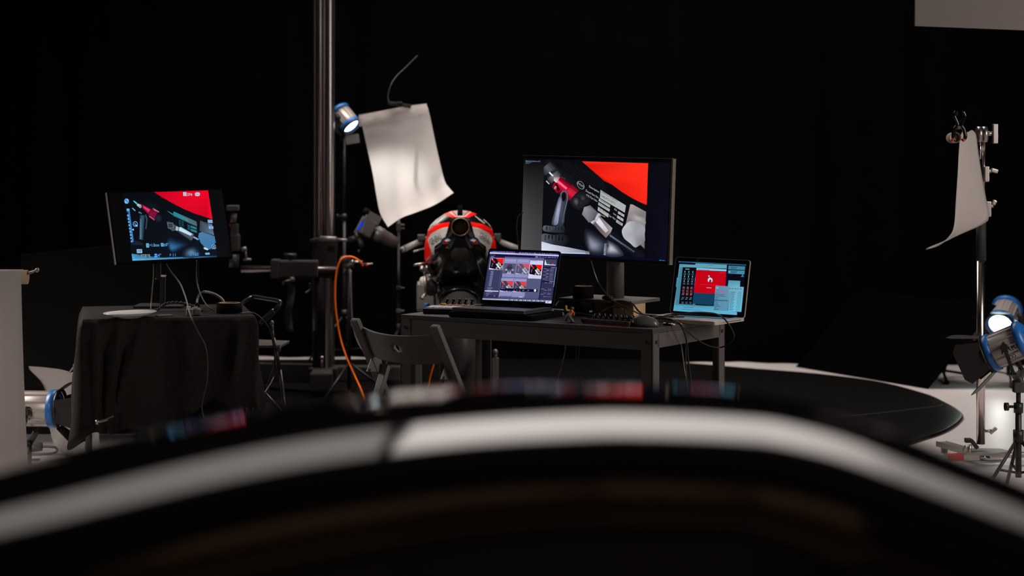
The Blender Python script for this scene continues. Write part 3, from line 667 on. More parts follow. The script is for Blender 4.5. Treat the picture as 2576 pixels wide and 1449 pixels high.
# ================================================================== silver laptop
LBp, S, MBp, frB = laptop((.8131, 7.850, .8808), -35.9, -11.26, .46, .352, .237, ALU, .24, 'silver laptop overhanging the right end of the table, showing a red window', [(300, 130), (1680, 195), (1572, 1230), (188, 1140)], .3206, .209, -.0036, ALU, .7655)
b = B(GREY, MBp); letter(b, 'MacBook Pro', lambda x, y: Vector((-.019 + x * .0068, -.1145 + y * .0068, .0012))); b.build('lettering', LBp)
b = B(BLKM, frB); b.box((.1763, -.085, .758), (.0006, .11, .0022))
for k in range(3): b.cyl((.1758, -.155 - k * .012, .758), (.1764, -.155 - k * .012, .758), .002, n=8)
b.build('port', LBp)
CY = (92, 170, 200); CYL = (104, 184, 212)
a_, d_ = (1, .047), (-.108, 1)
S.L(0).poly([(300, 130), (1680, 195), (1572, 1230), (188, 1140)], (6, 8, 20))
S.L(1).rect(300, 132, 1378, 24, (36, 92, 128), a_, d_)
for k in range(7): S.L(2).rect(345 + k * 36, 143 + k * 1.7, 24, 8, (14, 40, 66), a_, d_)
for k in range(20): S.rect(1005 + k * 33, 172 + k * 1.55, 18, 9, (14, 34, 62), a_, d_)
S.L(1).poly([(318, 190), (660, 206), (640, 400), (640, 1030), (1010, 1040), (1490, 1165), (1487, 1225), (188, 1140), (255, 700)], [(88, 150, 165), (96, 160, 178), (80, 140, 160), (80, 150, 180), (96, 176, 206), (96, 176, 206), (96, 178, 208), (90, 168, 200), (84, 150, 172)])
S.rect(258, 465, 28, 190, (70, 130, 160), a_, d_)
S.L(2).poly([(240, 840), (330, 260), (400, 262), (312, 1000), (600, 1020), (1010, 1045), (1010, 1060), (232, 1022)], (70, 128, 150))
S.L(3).poly([(385, 255), (655, 262), (590, 1010), (1008, 1010), (1008, 1042), (306, 998)], (5, 8, 18))
S.L(4)
for r in range(7):
    for c in range(3):
        x, y = 425 + c * 80 - r * 8, 330 + r * 96 + c * 3
        if r < 3: S.rect(x, y, 14, 32, (100, 210, 200), a_, d_)
        for i in range(2):
            for j in range(2): S.rect(x - 14 + i * 26, y + 50 + j * 22, 12, 9, (130, 170, 190), a_, d_)
        if r in (3, 4): S.rect(x - 14, y + 30 - (r - 3) * 24, 40, 26, (190, 50, 55), a_, d_)
        if r == 5: S.rect(x - 14, y - 16, 40, 26, (190, 50, 55), a_, d_)
S.text('AKAI', 436, 305, 28, (150, 200, 215), (1, .03), wid=84, bold=True)
for x in (350, 432, 512): S.rect(x, 902, 36, 9, (110, 140, 160), a_, d_)
S.L(2).poly([(645, 176), (1285, 205), (1280, 284), (632, 262)], (96, 158, 176)); S.L(4).poly([(668, 268), (1278, 300), (1274, 336), (662, 312)], (128, 200, 226))
S.L(5); S.rect(684, 300, 250, 8, (30, 70, 100), a_, d_); S.rect(910, 208, 100, 7, (60, 110, 130), a_, d_)
S.L(4).poly([(600, 345), (650, 350), (606, 768), (566, 764)], (12, 14, 48)); S.poly([(1278, 345), (1312, 350), (1302, 700), (1255, 700)], (10, 14, 44))
S.L(5).poly([(662, 312), (1274, 336), (1240, 800), (608, 770)], (196, 2, 22))
S.L(4).poly([(608, 768), (1040, 785), (1010, 1025), (585, 998)], (18, 62, 92))
# white emblem: open ring with a dot and a notch
S.L(6)
for k in range(22):
    a0, a1 = math.radians(118 + k * 14), math.radians(132.5 + k * 14); e = lambda a, r: (944 + 50 * r * math.cos(a), 520 + 54 * r * math.sin(a))
    if k < 21: S.poly([e(a0, 1), e(a1, 1), e(a1, .62), e(a0, .62)], (176, 222, 240))
S.poly([(905, 510), (944, 466), (985, 492), (975, 530), (940, 505), (912, 545)], (176, 222, 240)); S.L(7).poly([(930, 548), (945, 497), (975, 526), (950, 530)], (196, 2, 22)); S.poly([(905, 545), (950, 560), (940, 582), (912, 575)], (196, 2, 22))
S.L(6).disc(919, 434, 14, (176, 222, 240)); S.band((922, 444), (936, 466), 7, 7, (176, 222, 240))
S.rect(745, 596, 370, 9, (214, 26, 60), a_, d_); S.rect(872, 664, 100, 12, (236, 150, 190), a_, d_); S.rect(1130, 362, 120, 6, (220, 60, 80), a_, d_)
# notifications, file window
S.L(2); S.poly([(1318, 222), (1655, 238), (1650, 312), (1312, 296)], (66, 128, 156)); S.poly([(1310, 312), (1648, 326), (1640, 398), (1304, 382)], (72, 136, 164))
S.L(3)
for k in range(3): S.rect(1362, 244 + k * 16, 140 - 16 * k, 7, (24, 58, 84), a_, d_); S.rect(1358, 330 + k * 16, 140 - 12 * k, 7, (24, 58, 84), a_, d_)
S.disc(1336, 346, 9, (200, 230, 240)); S.rect(1590, 404, 30, 20, (60, 170, 220), a_, d_); S.rect(1572, 436, 60, 12, (70, 150, 190), a_, d_)
S.poly([(1316, 518), (1558, 530), (1548, 662), (1302, 648)], [(82, 140, 164), (88, 148, 172), (100, 184, 206), (94, 172, 200)])
S.L(8).poly([(1056, 628), (1330, 640), (1312, 1142), (1014, 1128)], [(100, 140, 164), (104, 146, 170), (90, 146, 176), (84, 140, 172)]); S.poly([(1330, 640), (1634, 656), (1582, 1162), (1312, 1142)], [(118, 164, 184), (110, 176, 200), (106, 190, 222), (108, 190, 222)])
S.L(9).soft([(1070, 700), (1260, 700), (1300, 760), (1240, 800), (1080, 790)], (140, 120, 166), (102, 140, 170)); S.poly([(1036, 912), (1310, 926), (1308, 944), (1034, 932)], (44, 92, 128)); S.rect(1070, 662, 44, 22, (130, 196, 206), a_, d_)
for k in range(14): S.rect(1068 - k * 3.2, 712 + k * 30, [70, 160, 100, 180, 210, 60, 50, 80, 70, 60, 90, 120, 40, 90][k], 9, (38, 84, 118), a_, d_)
for k in range(18): S.rect(1368 - k * 2.6, 752 + k * 21.5, 105 - (k * 13) % 40, 8, (44, 96, 130), a_, d_); S.rect(1345 - k * 2.6, 750 + k * 21.5, 12, 12, (24, 60, 90), a_, d_); S.rect(1510 - k * 2.6, 758 + k * 21.5, 84, 6, (60, 116, 150), a_, d_)
for k in range(5): S.rect(1335 + k * 55, 676 + k * 2.6, 34, 20, (70, 120, 146), a_, d_)
S.L(2).rect(400, 1062, 200, 7, (50, 110, 140), a_, d_); S.rect(370, 1106, 390, 8, (50, 110, 140), a_, d_)
S.build('screen', LBp)

# ================================================================== small things on the work table
GF = yawframe((-.378, 8.085, TZ), -13.5)
t = thing('pad_controller', GF @ Vector((.08, .14, 0)), 'grey pad controller with white keys, orange strip and black knobs left of the dark laptop', 'controller')
b = B(BLKMET, GF); b.box((.080, .145, .012), (.16, .29, .022), bev=.003); b.build('body', t)
for r in range(4):
    for c in range(5): b = B(WHKEY, GF); b.box((.020 + c * .029, .025 + r * .027, .0255), (.024, .021, .005), bev=.0015); b.build('key', t)
b = B(ORG2, GF); b.box((.095, .185, .0245), (.12, .022, .004), bev=.001); lbl(b.build('strip', t), 'orange strip')
b = B(YEL, GF); b.box((.036, .2, .0265), (.022, .018, .007), bev=.001); b.build('switch', t)
for c in range(5): b = B(BLKG, GF); b.lathe((.040 + c * .028, .245, .023), (0, 0, 1), [(0, .008), (.022, .0065), (.024, .004), (.024, 0)], n=12); b.build('knob', t)

RFm = yawframe((.276, 7.648, TZ), -41)
t = thing('fader_controller', RFm @ Vector((.12, .05, 0)), 'grey knob controller with red underside edge at the table front', 'controller')
b = B(DGREY, RFm); b.box((.122, .055, .013), (.244, .11, .014), bev=.002); b.build('body', t)
b = B(REDP, RFm); b.box((.122, .055, .0035), (.236, .104, .006), bev=.001); lbl(b.build('base', t), 'red lower edge')
for r in range(2):
    for c in range(8): b = B(BLKG, RFm); b.lathe((.026 + c * .0275, .062 + r * .03, .02), (0, 0, 1), [(0, .0085), (.003, .0085), (.004, .006), (.016, .005), (.017, 0)], n=12); kn = b.build('knob', t); b = B(WHKEY, RFm); b.box((.026 + c * .0275, .0567 + r * .03, .032), (.0014, .001, .009)); b.build('pointer', kn)
for c in range(8): b = B(BLKM, RFm); b.box((.026 + c * .0275, .024, .0215), (.018, .013, .004), bev=.001); b.build('pad', t)

t = thing('computer_mouse', TP(1.135, .085), 'dark grey shiny computer mouse on the near right corner of the table', 'mouse')
mf = yawframe(TP(1.135, .085), -8); b = B(mat('mouse_grey', (.12, .112, .108), .28, spec=.5)); rows = []
for i in range(13):
    a = math.pi * i / 12; x = -.054 * math.cos(a); prof = math.sin(a) ** .6
    hgt = .004 + .040 * (math.sin(a) ** .75) * (1 - .15 * (x / .054)); wy = .032 * prof + .001
    rows.append([mf @ Vector((x, wy * math.cos(q), .0015 + max(hgt * max(math.sin(q), 0) ** .8, 0))) for q in [math.pi * k / 14 for k in range(15)]] + [mf @ Vector((x, -wy * math.cos(math.pi * k / 4), .0015)) for k in range(1, 4)])
b.grid(rows, closed_v=True); b.build('shell', t)
b = B(BLKM); b.cyl(mf @ Vector((.022, -.006, .036)), mf @ Vector((.022, .006, .036)), .008, n=14); b.build('wheel', t)

# toy figure: crouching, one arm up
fo = TP(.80, .060); fg = thing('toy_figure', fo, 'tiny toy figure in orange jacket with yellow arm raised, before the dark block', 'toy')
def FP(x, y, z): return fo + Vector((x, y, z))
FGREY = mat('toy_grey', (.16, .15, .145), .4)
b = B(FGREY); b.tube([FP(.010, 0, .030), FP(-.004, -.006, .034), FP(-.012, -.004, .018), FP(-.013, 0, .003)], .0058, n=10); b.tube([FP(.010, .004, .030), FP(.000, -.008, .026), FP(.010, -.012, .012), FP(.016, -.008, .003)], .0062, n=10)
b.ball(FP(.006, 0, .030), .009); b.build('trousers', fg)
b = B(ORG2 if False else mat('toy_orange', (.80, .13, .02), .45)); b.tube([FP(.004, 0, .030), FP(.010, 0, .042), FP(.008, 0, .052)], lambda q: .0085 - .002 * q, n=12); b.tube([FP(.012, 0, .048), FP(.019, -.004, .040), FP(.018, -.010, .030)], .0032, n=8); b.build('jacket', fg)
b = B(YEL); b.tube([FP(.004, 0, .049), FP(-.010, -.002, .052), FP(-.012, -.002, .064)], .0036, n=8); b.ball(FP(-.012, -.002, .066), .0042); lbl(b.build('arm', fg), 'raised yellow arm')
b = B(mat('toy_olive', (.16, .14, .06), .5)); b.ball(FP(.013, -.001, .058), .0068); b.build('head', fg)
b = B(FGREY); b.bar(FP(-.030, -.004, .003), FP(.024, -.004, .003), .016, .004, bev=.001); b.bar(FP(-.028, -.002, .012), FP(-.016, -.004, .003), .002, .002); b.build('base', fg)
b = B(BLKM); b.lathe(TP(.865, .085, TZ), (0, 0, 1), [(0, .0001), (0, .010), (.010, .008), (.011, 0)], n=14); tag(b.build('spare_knob'), 'small loose black knob between toy figure and red-edged controller', 'knob')
af = yawframe(TP(1.195, .17), -57)
t = thing('usb_stick', TP(1.195, .17), 'small black stick with silver tip beside the mouse at the table end', 'usb stick')
b = B(BLKG, af); b.box((-.004, 0, .006), (.046, .018, .010), bev=.002); b.build('body', t)
b = B(STEELR, af); b.box((.027, 0, .006), (.014, .013, .006), bev=.001); b.build('tip', t)
b = B(ORG2); b.box((0, 0, .003), (.035, .012, .005), M=yawframe(TP(1.196, .245), -57)); tag(b.build('marker_strip'), 'short orange strip lying under the edge of the silver laptop', 'strip')

def cable(name, pts, r, m, label, cat='cable', group=None, n=8):
    b = B(m); b.tube(pts, r, n=n); return tag(b.build(name), label, cat, group)
CAB = mat('black_cable', (.018, .017, .017), .4, spec=.5); CABG = mat('grey_cable', (.055, .05, .043), .45); CABY = mat('pale_cable', (.26, .225, .165), .5)
tz = TZ + .004
cable('cable', [P(1482, 640, 8.2), P(1497, 690, 8.1), P(1512, 722, 7.95), P(1545, 757, 7.80), P(1585, 778, 7.74), onz(1625, 796, TZ + .03), onz(1668, 800, TZ + .026)], .0028, CABG, 'grey cable sagging from behind the large monitor down to the mouse')
cable('cable', [onz(1504, 795, tz), onz(1514, 785, .785), P(1540, 773, 7.72), P(1562, 775, 7.70), P(1575, 790, 7.68), onz(1575, 796, tz)], .0034, CAB, 'black cable arched in front of the blocks under the monitor')
cable('cable', [P(1532, 763, 7.86), P(1560, 757, 7.84), P(1590, 764, 7.78), P(1606, 782, 7.74), onz(1626, 793, .772), onz(1685, 797, .782), P(1720, 797, 7.62)], .0036, CAB, 'thick black cable running from the monitor foot towards the silver laptop')
cable('cable', [onz(1394, 780, .768), onz(1440, 786, .77), onz(1500, 795, TZ + .012), onz(1560, 799, TZ + .022), P(1620, 799, 7.58), P(1680, 802, 7.52), P(1708, 814, 7.50), P(1722, 838, 7.53), P(1728, 865, 7.56), P(1731, 900, 7.58), P(1738, 960, 7.6), P(1746, 1010, 7.6), P(1752, 1100, 7.6), P(1752, 1252, 7.6)], .0034, CAB, 'black cable from the dark laptop, crossing the table and dropping off its right end')
cable('laptop_cable', [P(1636, 798, 7.62), P(1690, 794, 7.68), P(1730, 787, 7.66), P(1772, 786, 7.60), P(1808, 792, 7.52), P(1832, 814, 7.48), P(1846, 842, 7.5), P(1838, 862, 7.55), P(1812, 874, 7.6), P(1778, 868, 7.55), P(1746, 848, 7.5), P(1716, 820, 7.46), P(1696, 806, 7.50), P(1650, 799, 7.6)], .0030, CAB, 'black cable making a wide loop over the right edge beside the silver laptop')
cable('cable', [P(1711, 850, 7.75), P(1716, 885, 7.78), P(1721, 925, 7.8), P(1730, 1000, 7.8), P(1736, 1255, 7.82)], .0030, CABY, 'pale cable hanging below the right end rail of the table')
cable('cable', [P(1726, 850, 7.72), P(1725, 900, 7.74), P(1728, 960, 7.74), P(1733, 1020, 7.74), P(1735, 1262, 7.74)], .0022, CABG, 'thin grey cable hanging straight down by the right end rail')
cable('cable', [P(1422, 850, 8.0), P(1421, 885, 8.02), P(1410, 930, 8.05), P(1402, 980, 8.05), P(1400, 1236, 8.05)], .0030, CABY, 'pale cable hanging from under the table middle, left of two thin ones')
cable('cable', [P(1448, 852, 8.0), P(1449, 890, 8.0), P(1452, 935, 8.0), P(1462, 975, 8.0), P(1466, 1240, 8.0)], .0016, CABG, 'thinnest grey cable under the table middle, dropping straight')
cable('cable', [P(1461, 852, 8.02), P(1456, 890, 8.02), P(1456, 920, 8.02), P(1470, 955, 8.02), P(1478, 990, 8.02), P(1480, 1236, 8.02)], .0018, CABG, 'thin grey cable under the table middle that bends to the right')
cable('cable', [P(1316, 535, 8.27), P(1304, 545, 8.3), P(1300, 572, 8.32), P(1304, 610, 8.32), P(1308, 660, 8.3)], .0028, CABY, 'pale yellowish cable bulging out behind the left edge of the large monitor')
cable('cable', [onz(1396, 770, .79), P(1412, 752, 8.05), P(1428, 756, 8.05), onz(1420, 772, tz)], .0030, CABG, 'grey cable loop standing between dark laptop and monitor foot')

# ================================================================== motorcycle seen from behind
MX, MD = (1158 - CX) / F * 10.0, 10.0
bike = thing('motorcycle', (MX, 10.45, MZ), 'red, white and black racing motorcycle seen from behind with round central exhaust', 'motorcycle')
ZS, ZX, ZY = 5.573, 1020, 500
half = [(768, 160), (640, 176), (540, 214), (430, 290), (350, 370), (312, 445), (296, 555), (272, 615), (266, 700), (266, 850), (292, 898), (330, 912), (388, 905), (405, 960), (422, 1040), (436, 1165), (600, 1180), (768, 1184)]
outl = half + [(1536 - x, y) for x, y in half[-2:0:-1]]
C0 = (768, 395)
def ray(a):
    dx, dy = math.cos(a), math.sin(a); best = 0
    for i in range(len(outl)):
        (x1, y1), (x2, y2) = outl[i], outl[(i + 1) % len(outl)]; ex, ey = x2 - x1, y2 - y1; den = dx * ey - dy * ex
        if abs(den) < 1e-9: continue
        t_ = ((x1 - C0[0]) * ey - (y1 - C0[1]) * ex) / den; s_ = ((x1 - C0[0]) * dy - (y1 - C0[1]) * dx) / den
        if t_ > 0 and -1e-6 <= s_ <= 1 + 1e-6: best = max(best, t_)
    return best
def surfD(x, y):
    dx, dy = x - C0[0], y - C0[1]; r = math.hypot(dx, dy); Rr = ray(math.atan2(dy, dx)); q = max(0, min(1, (r - 120) / (Rr - 120)))
    return 9.98 + .10 * q + .24 * q ** 4 + (.10 * max(0, (y - 700) / 480) if y > 700 else 0)
def zp(x, y, lift=0.0): return P(ZX + x / ZS, ZY + y / ZS, surfD(x, y) - lift)
def inside(p, poly):
    c = False; x, y = p
    for i in range(len(poly)):
        (x1, y1), (x2, y2) = poly[i], poly[i - 1]
        if (y1 > y) != (y2 > y) and x < (x2 - x1) * (y - y1) / (y2 - y1) + x1: c = not c
    return c
REDS = [[(622, 326), (560, 334), (470, 350), (390, 383), (330, 428), (292, 480), (280, 560), (250, 620), (250, 760), (250, 870), (320, 925), (392, 915), (385, 862), (352, 720), (318, 600), (324, 540), (362, 488), (440, 440), (520, 408), (600, 392)],
        [(536, 212), (606, 184), (704, 256), (652, 264)], [(640, 176), (662, 172), (730, 246), (716, 252)]]
WHTS_GLINT = [[(600, 392), (520, 408), (440, 440), (362, 488), (324, 540), (318, 600), (352, 712), (396, 842), (418, 846), (400, 722), (408, 672), (452, 632), (542, 572), (578, 480)], [(606, 184), (780, 150), (780, 256), (704, 256)],
        [(430, 280), (445, 296), (380, 350), (340, 402), (318, 440), (305, 440), (345, 365)], [(470, 300), (560, 235), (568, 240), (500, 300), (430, 350), (424, 340)]]  # first strip is a glint on the outer rim, painted white
def zone(x, y):
    q = (x, y) if x <= 768 else (1536 - x, y)
    for p_ in REDS:
        if inside(q, p_): return REDPAINT
    for p_ in WHTS_GLINT:
        if inside(q, p_): return WHTPAINT
    return BLKPAINT
b = B(BLKPAINT); NA, NR = 300, 64; vv = []; zz = []
for i in range(NA):
    a = 2 * math.pi * i / NA; Rr = ray(a); row = []; zr = []
    for j in range(NR + 1):
        r = 120 + (Rr - 120) * j / NR; x, y = C0[0] + r * math.cos(a), C0[1] + r * math.sin(a); row.append(b.v(zp(x, y))); zr.append((x, y))
    e = row[-1].co
    for k, (dd, sc_) in enumerate(((.12, .985), (.40, .93), (.75, .80))): row.append(b.v(Vector((MX * (e.y + dd) / 10 + (e.x - MX * e.y / 10) * sc_, e.y + dd, .95 + (e.z - .95) * sc_))))
    vv.append(row); zz.append(zr)
for i in range(NA):
    for j in range(NR + 3):
        k = (i + 1) % NA
        if j < NR: x = (zz[i][j][0] + zz[k][j][0] + zz[i][j + 1][0] + zz[k][j + 1][0]) / 4; y = (zz[i][j][1] + zz[k][j][1] + zz[i][j + 1][1] + zz[k][j + 1][1]) / 4; b.use(zone(x, y))
        else: x, y = zz[i][NR]; x = C0[0] + (x - C0[0]) * .98; y = C0[1] + (y - C0[1]) * .98; b.use(zone(x, y))
        b.f([vv[i][j], vv[k][j], vv[k][j + 1], vv[i][j + 1]])
tail = b.build('tail_fairing', bike)
b = B(mat('sponsor_green', (.035, .055, .04), .5))
fl = lambda x, y: zp(352 + .85 * x * 200 * .235 + .33 * -y * 108, 655 - .535 * x * 200 * .235 - .93 * y * 108, .004)
letter(b, 'GENERALI', lambda x, y: zp(360 + x * 33.5 - y * 44, 652 - x * 20.5 - y * 118, .012), bold=True)
b.build('lettering', tail); b = B(MATS['sponsor_green']); letter(b, 'GENERALI', lambda x, y: zp(1036 + x * 33 + y * 26, 548 + x * 20.5 - y * 120, .012), bold=True); b.build('lettering', tail)
for s in (0, 1):
    fx = (lambda x: x) if s == 0 else (lambda x: 1536 - x)
    b = B(NAVY); q_ = [(488, 612), (520, 556), (575, 528), (640, 560), (658, 584), (640, 614), (578, 642), (505, 640)]
    b.f([b.v(zp(fx(x), y, .004)) for x, y in q_], False)
    b.use(WHTPAINT); b.f([b.v(zp(fx(x), y, .006)) for x, y in [(545, 580), (590, 556), (632, 582), (575, 606)]], False)
    b.use(REDP)
    for k in range(3): xx = 530 + k * 24; b.f([b.v(zp(fx(x), y, .0065)) for x, y in [(xx, 596), (xx + 14, 596), (xx + 18, 634), (xx + 6, 636)]], False)
    b.build('badge', tail)
# exhaust
ec = P(ZX + C0[0] / ZS, ZY + C0[1] / ZS, 9.965); b = B(COPPER); b.lathe(ec + Vector((0, .0, 0)), (0, 1, 0), [(.02, .049), (0, .0475), (-.004, .0455), (0, .0435), (.03, .0425)], n=40); ex = b.build('exhaust', bike)
b = B(BLKM); b.lathe(ec + Vector((0, .03, 0)), (0, 1, 0), [(0, .043), (.10, .043), (.10, 0)], n=30); b.build('pipe', ex)
b = B(mat('exhaust_mesh', (.045, .025, .014), .45, metal=.8)); hr = .0062
for i in range(-4, 5):
    for j in range(-4, 5):
        hx, hz = hr * 1.5 * i, hr * math.sqrt(3) * (j + .5 * (i % 2))
        if math.hypot(hx, hz) > .036: continue
        ri = [[ec + Vector((hx + rr * math.cos(math.pi / 3 * k), .024, hz + rr * math.sin(math.pi / 3 * k))) for k in range(6)] for rr in (hr * 1.0, hr * .90)]
        b.grid(ri, closed_v=True, smooth=False)
b.build('mesh', ex)
b = B(CURT); b.bar(P(1157, 542, 10.02), P(1158, 519, 10.10), .022, .02, up=(1, 0, 0), bev=.003); b.build('camera_mount', bike)
b = B(mat('seat_pad', (.030, .026, .023), .75)); rows = []
for i in range(13):
    tq = i / 12; zy = 690 + 320 * tq; wq = 135 * (math.sin(math.pi * min(1, tq * 1.15 + .12)) ** .6 if tq < .75 else .8 - .6 * (tq - .75)); rows.append([zp(768 + wq * k / 6, zy, .012 * (1 - (k / 6) ** 2) + .0015) for k in range(-6, 7)])
b.grid(rows); b.build('seat_pad', bike)
# wheel, hugger, swingarm, front end
tc = Vector((MX * 1.045, 10.45, .40)); b = B(TYRE); rows = []
for i in range(72):
    a = 2 * math.pi * i / 72; d_r = Vector((0, math.cos(a), math.sin(a))); row = []
    for k in range(15):
        q = -1 + 2 * k / 14; row.append(tc + d_r * (.315 - .085 * abs(q) ** 2.3) + Vector((.108 * q, 0, 0)))
    row += [tc + d_r * .216 + Vector((.09, 0, 0)), tc + d_r * .216 + Vector((-.09, 0, 0))]; rows.append(row)
b.grid(rows, closed_u=True, closed_v=True); wh = b.build('rear_tyre', bike)
b = B(BLKMET); b.lathe(tc - Vector((.09, 0, 0)), (1, 0, 0), [(0, .218), (.01, .2), (.08, .19), (.17, .2), (.18, .218)], n=40)
for k in range(5): a = 2 * math.pi * k / 5; b.bar(tc, tc + Vector((0, .2 * math.cos(a), .2 * math.sin(a))), .03, .03)
b.build('rim', wh)
b = B(BLKPAINT); rows = []
for i in range(25):
    a = math.radians(62 + 92 * i / 24); d_r = Vector((0, -math.cos(a), math.sin(a))); rows.append([tc + d_r * (.335 - .07 * abs(-1 + k / 5) ** 2.3) + Vector((.122 * (-1 + k / 5), 0, 0)) for k in range(11)])
b.grid(rows); b.build('rear_mudguard', bike, solid=.004)
b = B(DGREY)
for s in (-1, 1): b.bar(tc + Vector((s * .13, .02, 0)), tc + Vector((s * .12, .62, .10)), .03, .09, bev=.01)
b.build('swingarm', bike)
b = B(BLKPAINT); rows = []
for i in range(13):
    tq = i / 12; y_ = 10.5 + 1.35 * tq; hw = .165 + .04 * math.sin(math.pi * tq) - .10 * tq ** 4; zt_, zb_ = 1.03 + .04 * tq - .10 * tq ** 3, .42 - .04 * tq
    rows.append([Vector((MX * y_ / 10 + hw * math.copysign(abs(math.cos(a)) ** .7, math.cos(a)), y_, (zt_ + zb_) / 2 + (zt_ - zb_) / 2 * math.copysign(abs(math.sin(a)) ** .7, math.sin(a)))) for a in [2 * math.pi * k / 28 for k in range(28)]])
g = b.grid(rows, closed_v=True); b.f(g[0]); b.f(g[-1][::-1]); b.build('main_fairing', bike)
b = B(TYRE); rows = []; fc_ = Vector((MX * 1.18, 11.85, .315))
for i in range(48):
    a = 2 * math.pi * i / 48; d_r = Vector((0, math.cos(a), math.sin(a))); rows.append([fc_ + d_r * (.295 - .06 * abs(-1 + k / 4) ** 2.2) + Vector((.06 * (-1 + k / 4), 0, 0)) for k in range(9)] + [fc_ + d_r * .215])
b.grid(rows, closed_u=True, closed_v=True); b.build('front_tyre', bike)
b = B(SKIN); b.cyl(P(1006, 631, 11.0), P(1018, 626, 11.0), .016, .019, n=16); b.cyl(P(1018, 626, 11.0), P(1060, 607, 11.05), .0195, n=16); lbl(b.build('grip', bike), 'grey left grip')
b = B(BLKMET); b.cyl(P(1058, 608, 11.05), P(1100, 590, 11.15), .015, n=12); b.box(P(1060, 597, 11.02), (.045, .04, .035), bev=.006); b.build('handlebar', bike)
b = B(GREY); b.tube([P(1040, 634, 10.9), P(1052, 630, 10.9), P(1068, 626, 11.0)], .006, n=8); b.ball(P(1043, 632.5, 10.89), .008); b.build('clutch_lever', bike)
b = B(mat('dull_grip', (.11, .10, .095), .5)); b.cyl(P(1256, 608, 11.1), P(1314, 630, 11.05), .0175, n=16); lbl(b.build('grip', bike), 'dark right grip')
b = B(BLKMET); b.cyl(P(1222, 592, 11.2), P(1258, 609, 11.1), .015, n=12); b.box(P(1252, 598, 11.1), (.04, .04, .05), bev=.006); b.build('handlebar', bike)
# rearset and engine pieces at the left of the seat
b = B(STEELR); b.cyl(P(1042, 667, 10.3), P(1086, 661, 10.4), .008, n=10); b.ball(P(1062, 676, 10.32), .016); b.cyl(P(1069, 678, 10.33), P(1096, 690, 10.4), .013, n=12); b.ball(P(1074, 673, 10.3), .012); b.ball(P(1081, 693, 10.28), .008)
b.cyl(P(1068, 682, 10.36), P(1071, 745, 10.36), .007, n=10); b.cyl(P(1072, 738, 10.34), P(1060, 752, 10.32), .009, n=10); b.ball(P(1063, 749, 10.3), .011); b.build('rearset', bike)
b = B(mat('clear_reservoir', (.55, .53, .48), .4)); b.lathe(P(1065, 716, 10.4), (0, 0, 1), [(0, .0), (0, .018), (.025, .022), (.04, .015), (.045, 0)], n=18); b.build('reservoir', bike)
b = B(mat('engine_grey', (.16, .145, .135), .45, metal=.5)); b.box(P(1078, 745, 10.55), (.13, .12, .17), bev=.02); b.cyl(P(1082, 690, 10.5), P(1086, 735, 10.5), .035, n=16); b.ball(P(1080, 712, 10.46), .03); b.build('engine', bike)
b = B(BLUE); b.box(P(1074, 768, 10.42), (.03, .03, .025), bev=.004); b.build('hose_clip', bike)
# paddock stand
ps = thing('paddock_stand', (tc.x, 10.1, MZ), 'grey square-post paddock stand holding up the rear wheel of the motorcycle', 'stand')
PSM = mat('worn_grey_paint', (.17, .145, .12), .5, spec=.4)
for px in (1053, 1246):
    b = B(PSM); o = P(px, 900, 10.02); b.box((o.x, o.y, (.355 + MZ) / 2), (.034, .034, .355 - MZ), bev=.004); po = b.build('post', ps)
    b = B(GREY); b.cyl((o.x, o.y, .352), (o.x, o.y + .02, .392), .012, n=12); b.ball((o.x, o.y, .385), .015); b.build('bobbin_hook', po)
b = B(PSM); x0, x1 = P(1053, 900, 10.02).x, P(1246, 900, 10.02).x; b.bar((x0, 10.02, .10), (x1, 10.02, .10), .03, .03); b.bar((x0, 10.02, .05), (x0, 10.42, .05), .03, .03); b.bar((x1, 10.02, .05), (x1, 10.42, .05), .03, .03); b.build('frame', ps)
b = B(BLKM)
for x in (x0, x1): b.cyl((x - .02, 10.42, .048), (x + .02, 10.42, .048), .028, n=16)
b.build('wheel', ps)

# ================================================================== studio column stand behind, with cross arm, camera
SDm = 11.2; cx_ = (815 - CX) / F * SDm
st = thing('camera_stand', (cx_, SDm, 0), 'tall black studio column stand rising out of the top of the picture', 'camera stand')
COLM = mat('black_anodised', (.34, .305, .30), .24, spec=.5, metal=.95)
prof = []
for xc, r, a0, a1 in ((-.0515, .0065, 180, 20), (-.022, .023, 170, 10), (.030, .029, 175, 0)):
    prof += [(xc + r * math.cos(math.radians(a0 + (a1 - a0) * k / 10)), -.035 - r * math.sin(math.radians(a0 + (a1 - a0) * k / 10))) for k in range(11)]
prof += [(.059, .05), (-.058, .05)]
b = B(COLM); b.prism(prof, 4.1, Matrix.Translation((cx_, SDm, .16))); b.build('column', st)
b = B(STEELR); b.cyl((cx_ - .018, SDm - .052, .2), (cx_ - .018, SDm - .052, 4.2), .009, n=10); b.build('rack_bar', st)
for py in (385, 478):
    b = B(GREY); o = P(806, py, SDm - .06); b.cyl(o + Vector((0, .01, 0)), o - Vector((0, .006, 0)), .006, n=10); b.build('screw', st)
o1, o2 = P(788, 598, 11.1), P(840, 700, 11.1)
b = B(BLKMET); b.box(((o1.x + o2.x) / 2, SDm - .01, (o1.z + o2.z) / 2), (.135, .15, o1.z - o2.z), bev=.012); b.box(P(786, 606, 11.08), (.03, .05, .02), bev=.004); b.build('carriage', st)
q1, q2 = P(690, 655, 11.06), P(802, 698, 11.06)
b = B(DGREY); b.box(((q1.x + q2.x) / 2 + .01, 11.08, (q1.z + q2.z) / 2), (q2.x - q1.x - .03, .09, q1.z - q2.z), bev=.01); b.box((q1.x + .006, 11.08, (q1.z + q2.z) / 2), (.05, .1, .11), bev=.008); b.build('arm_clamp', st)
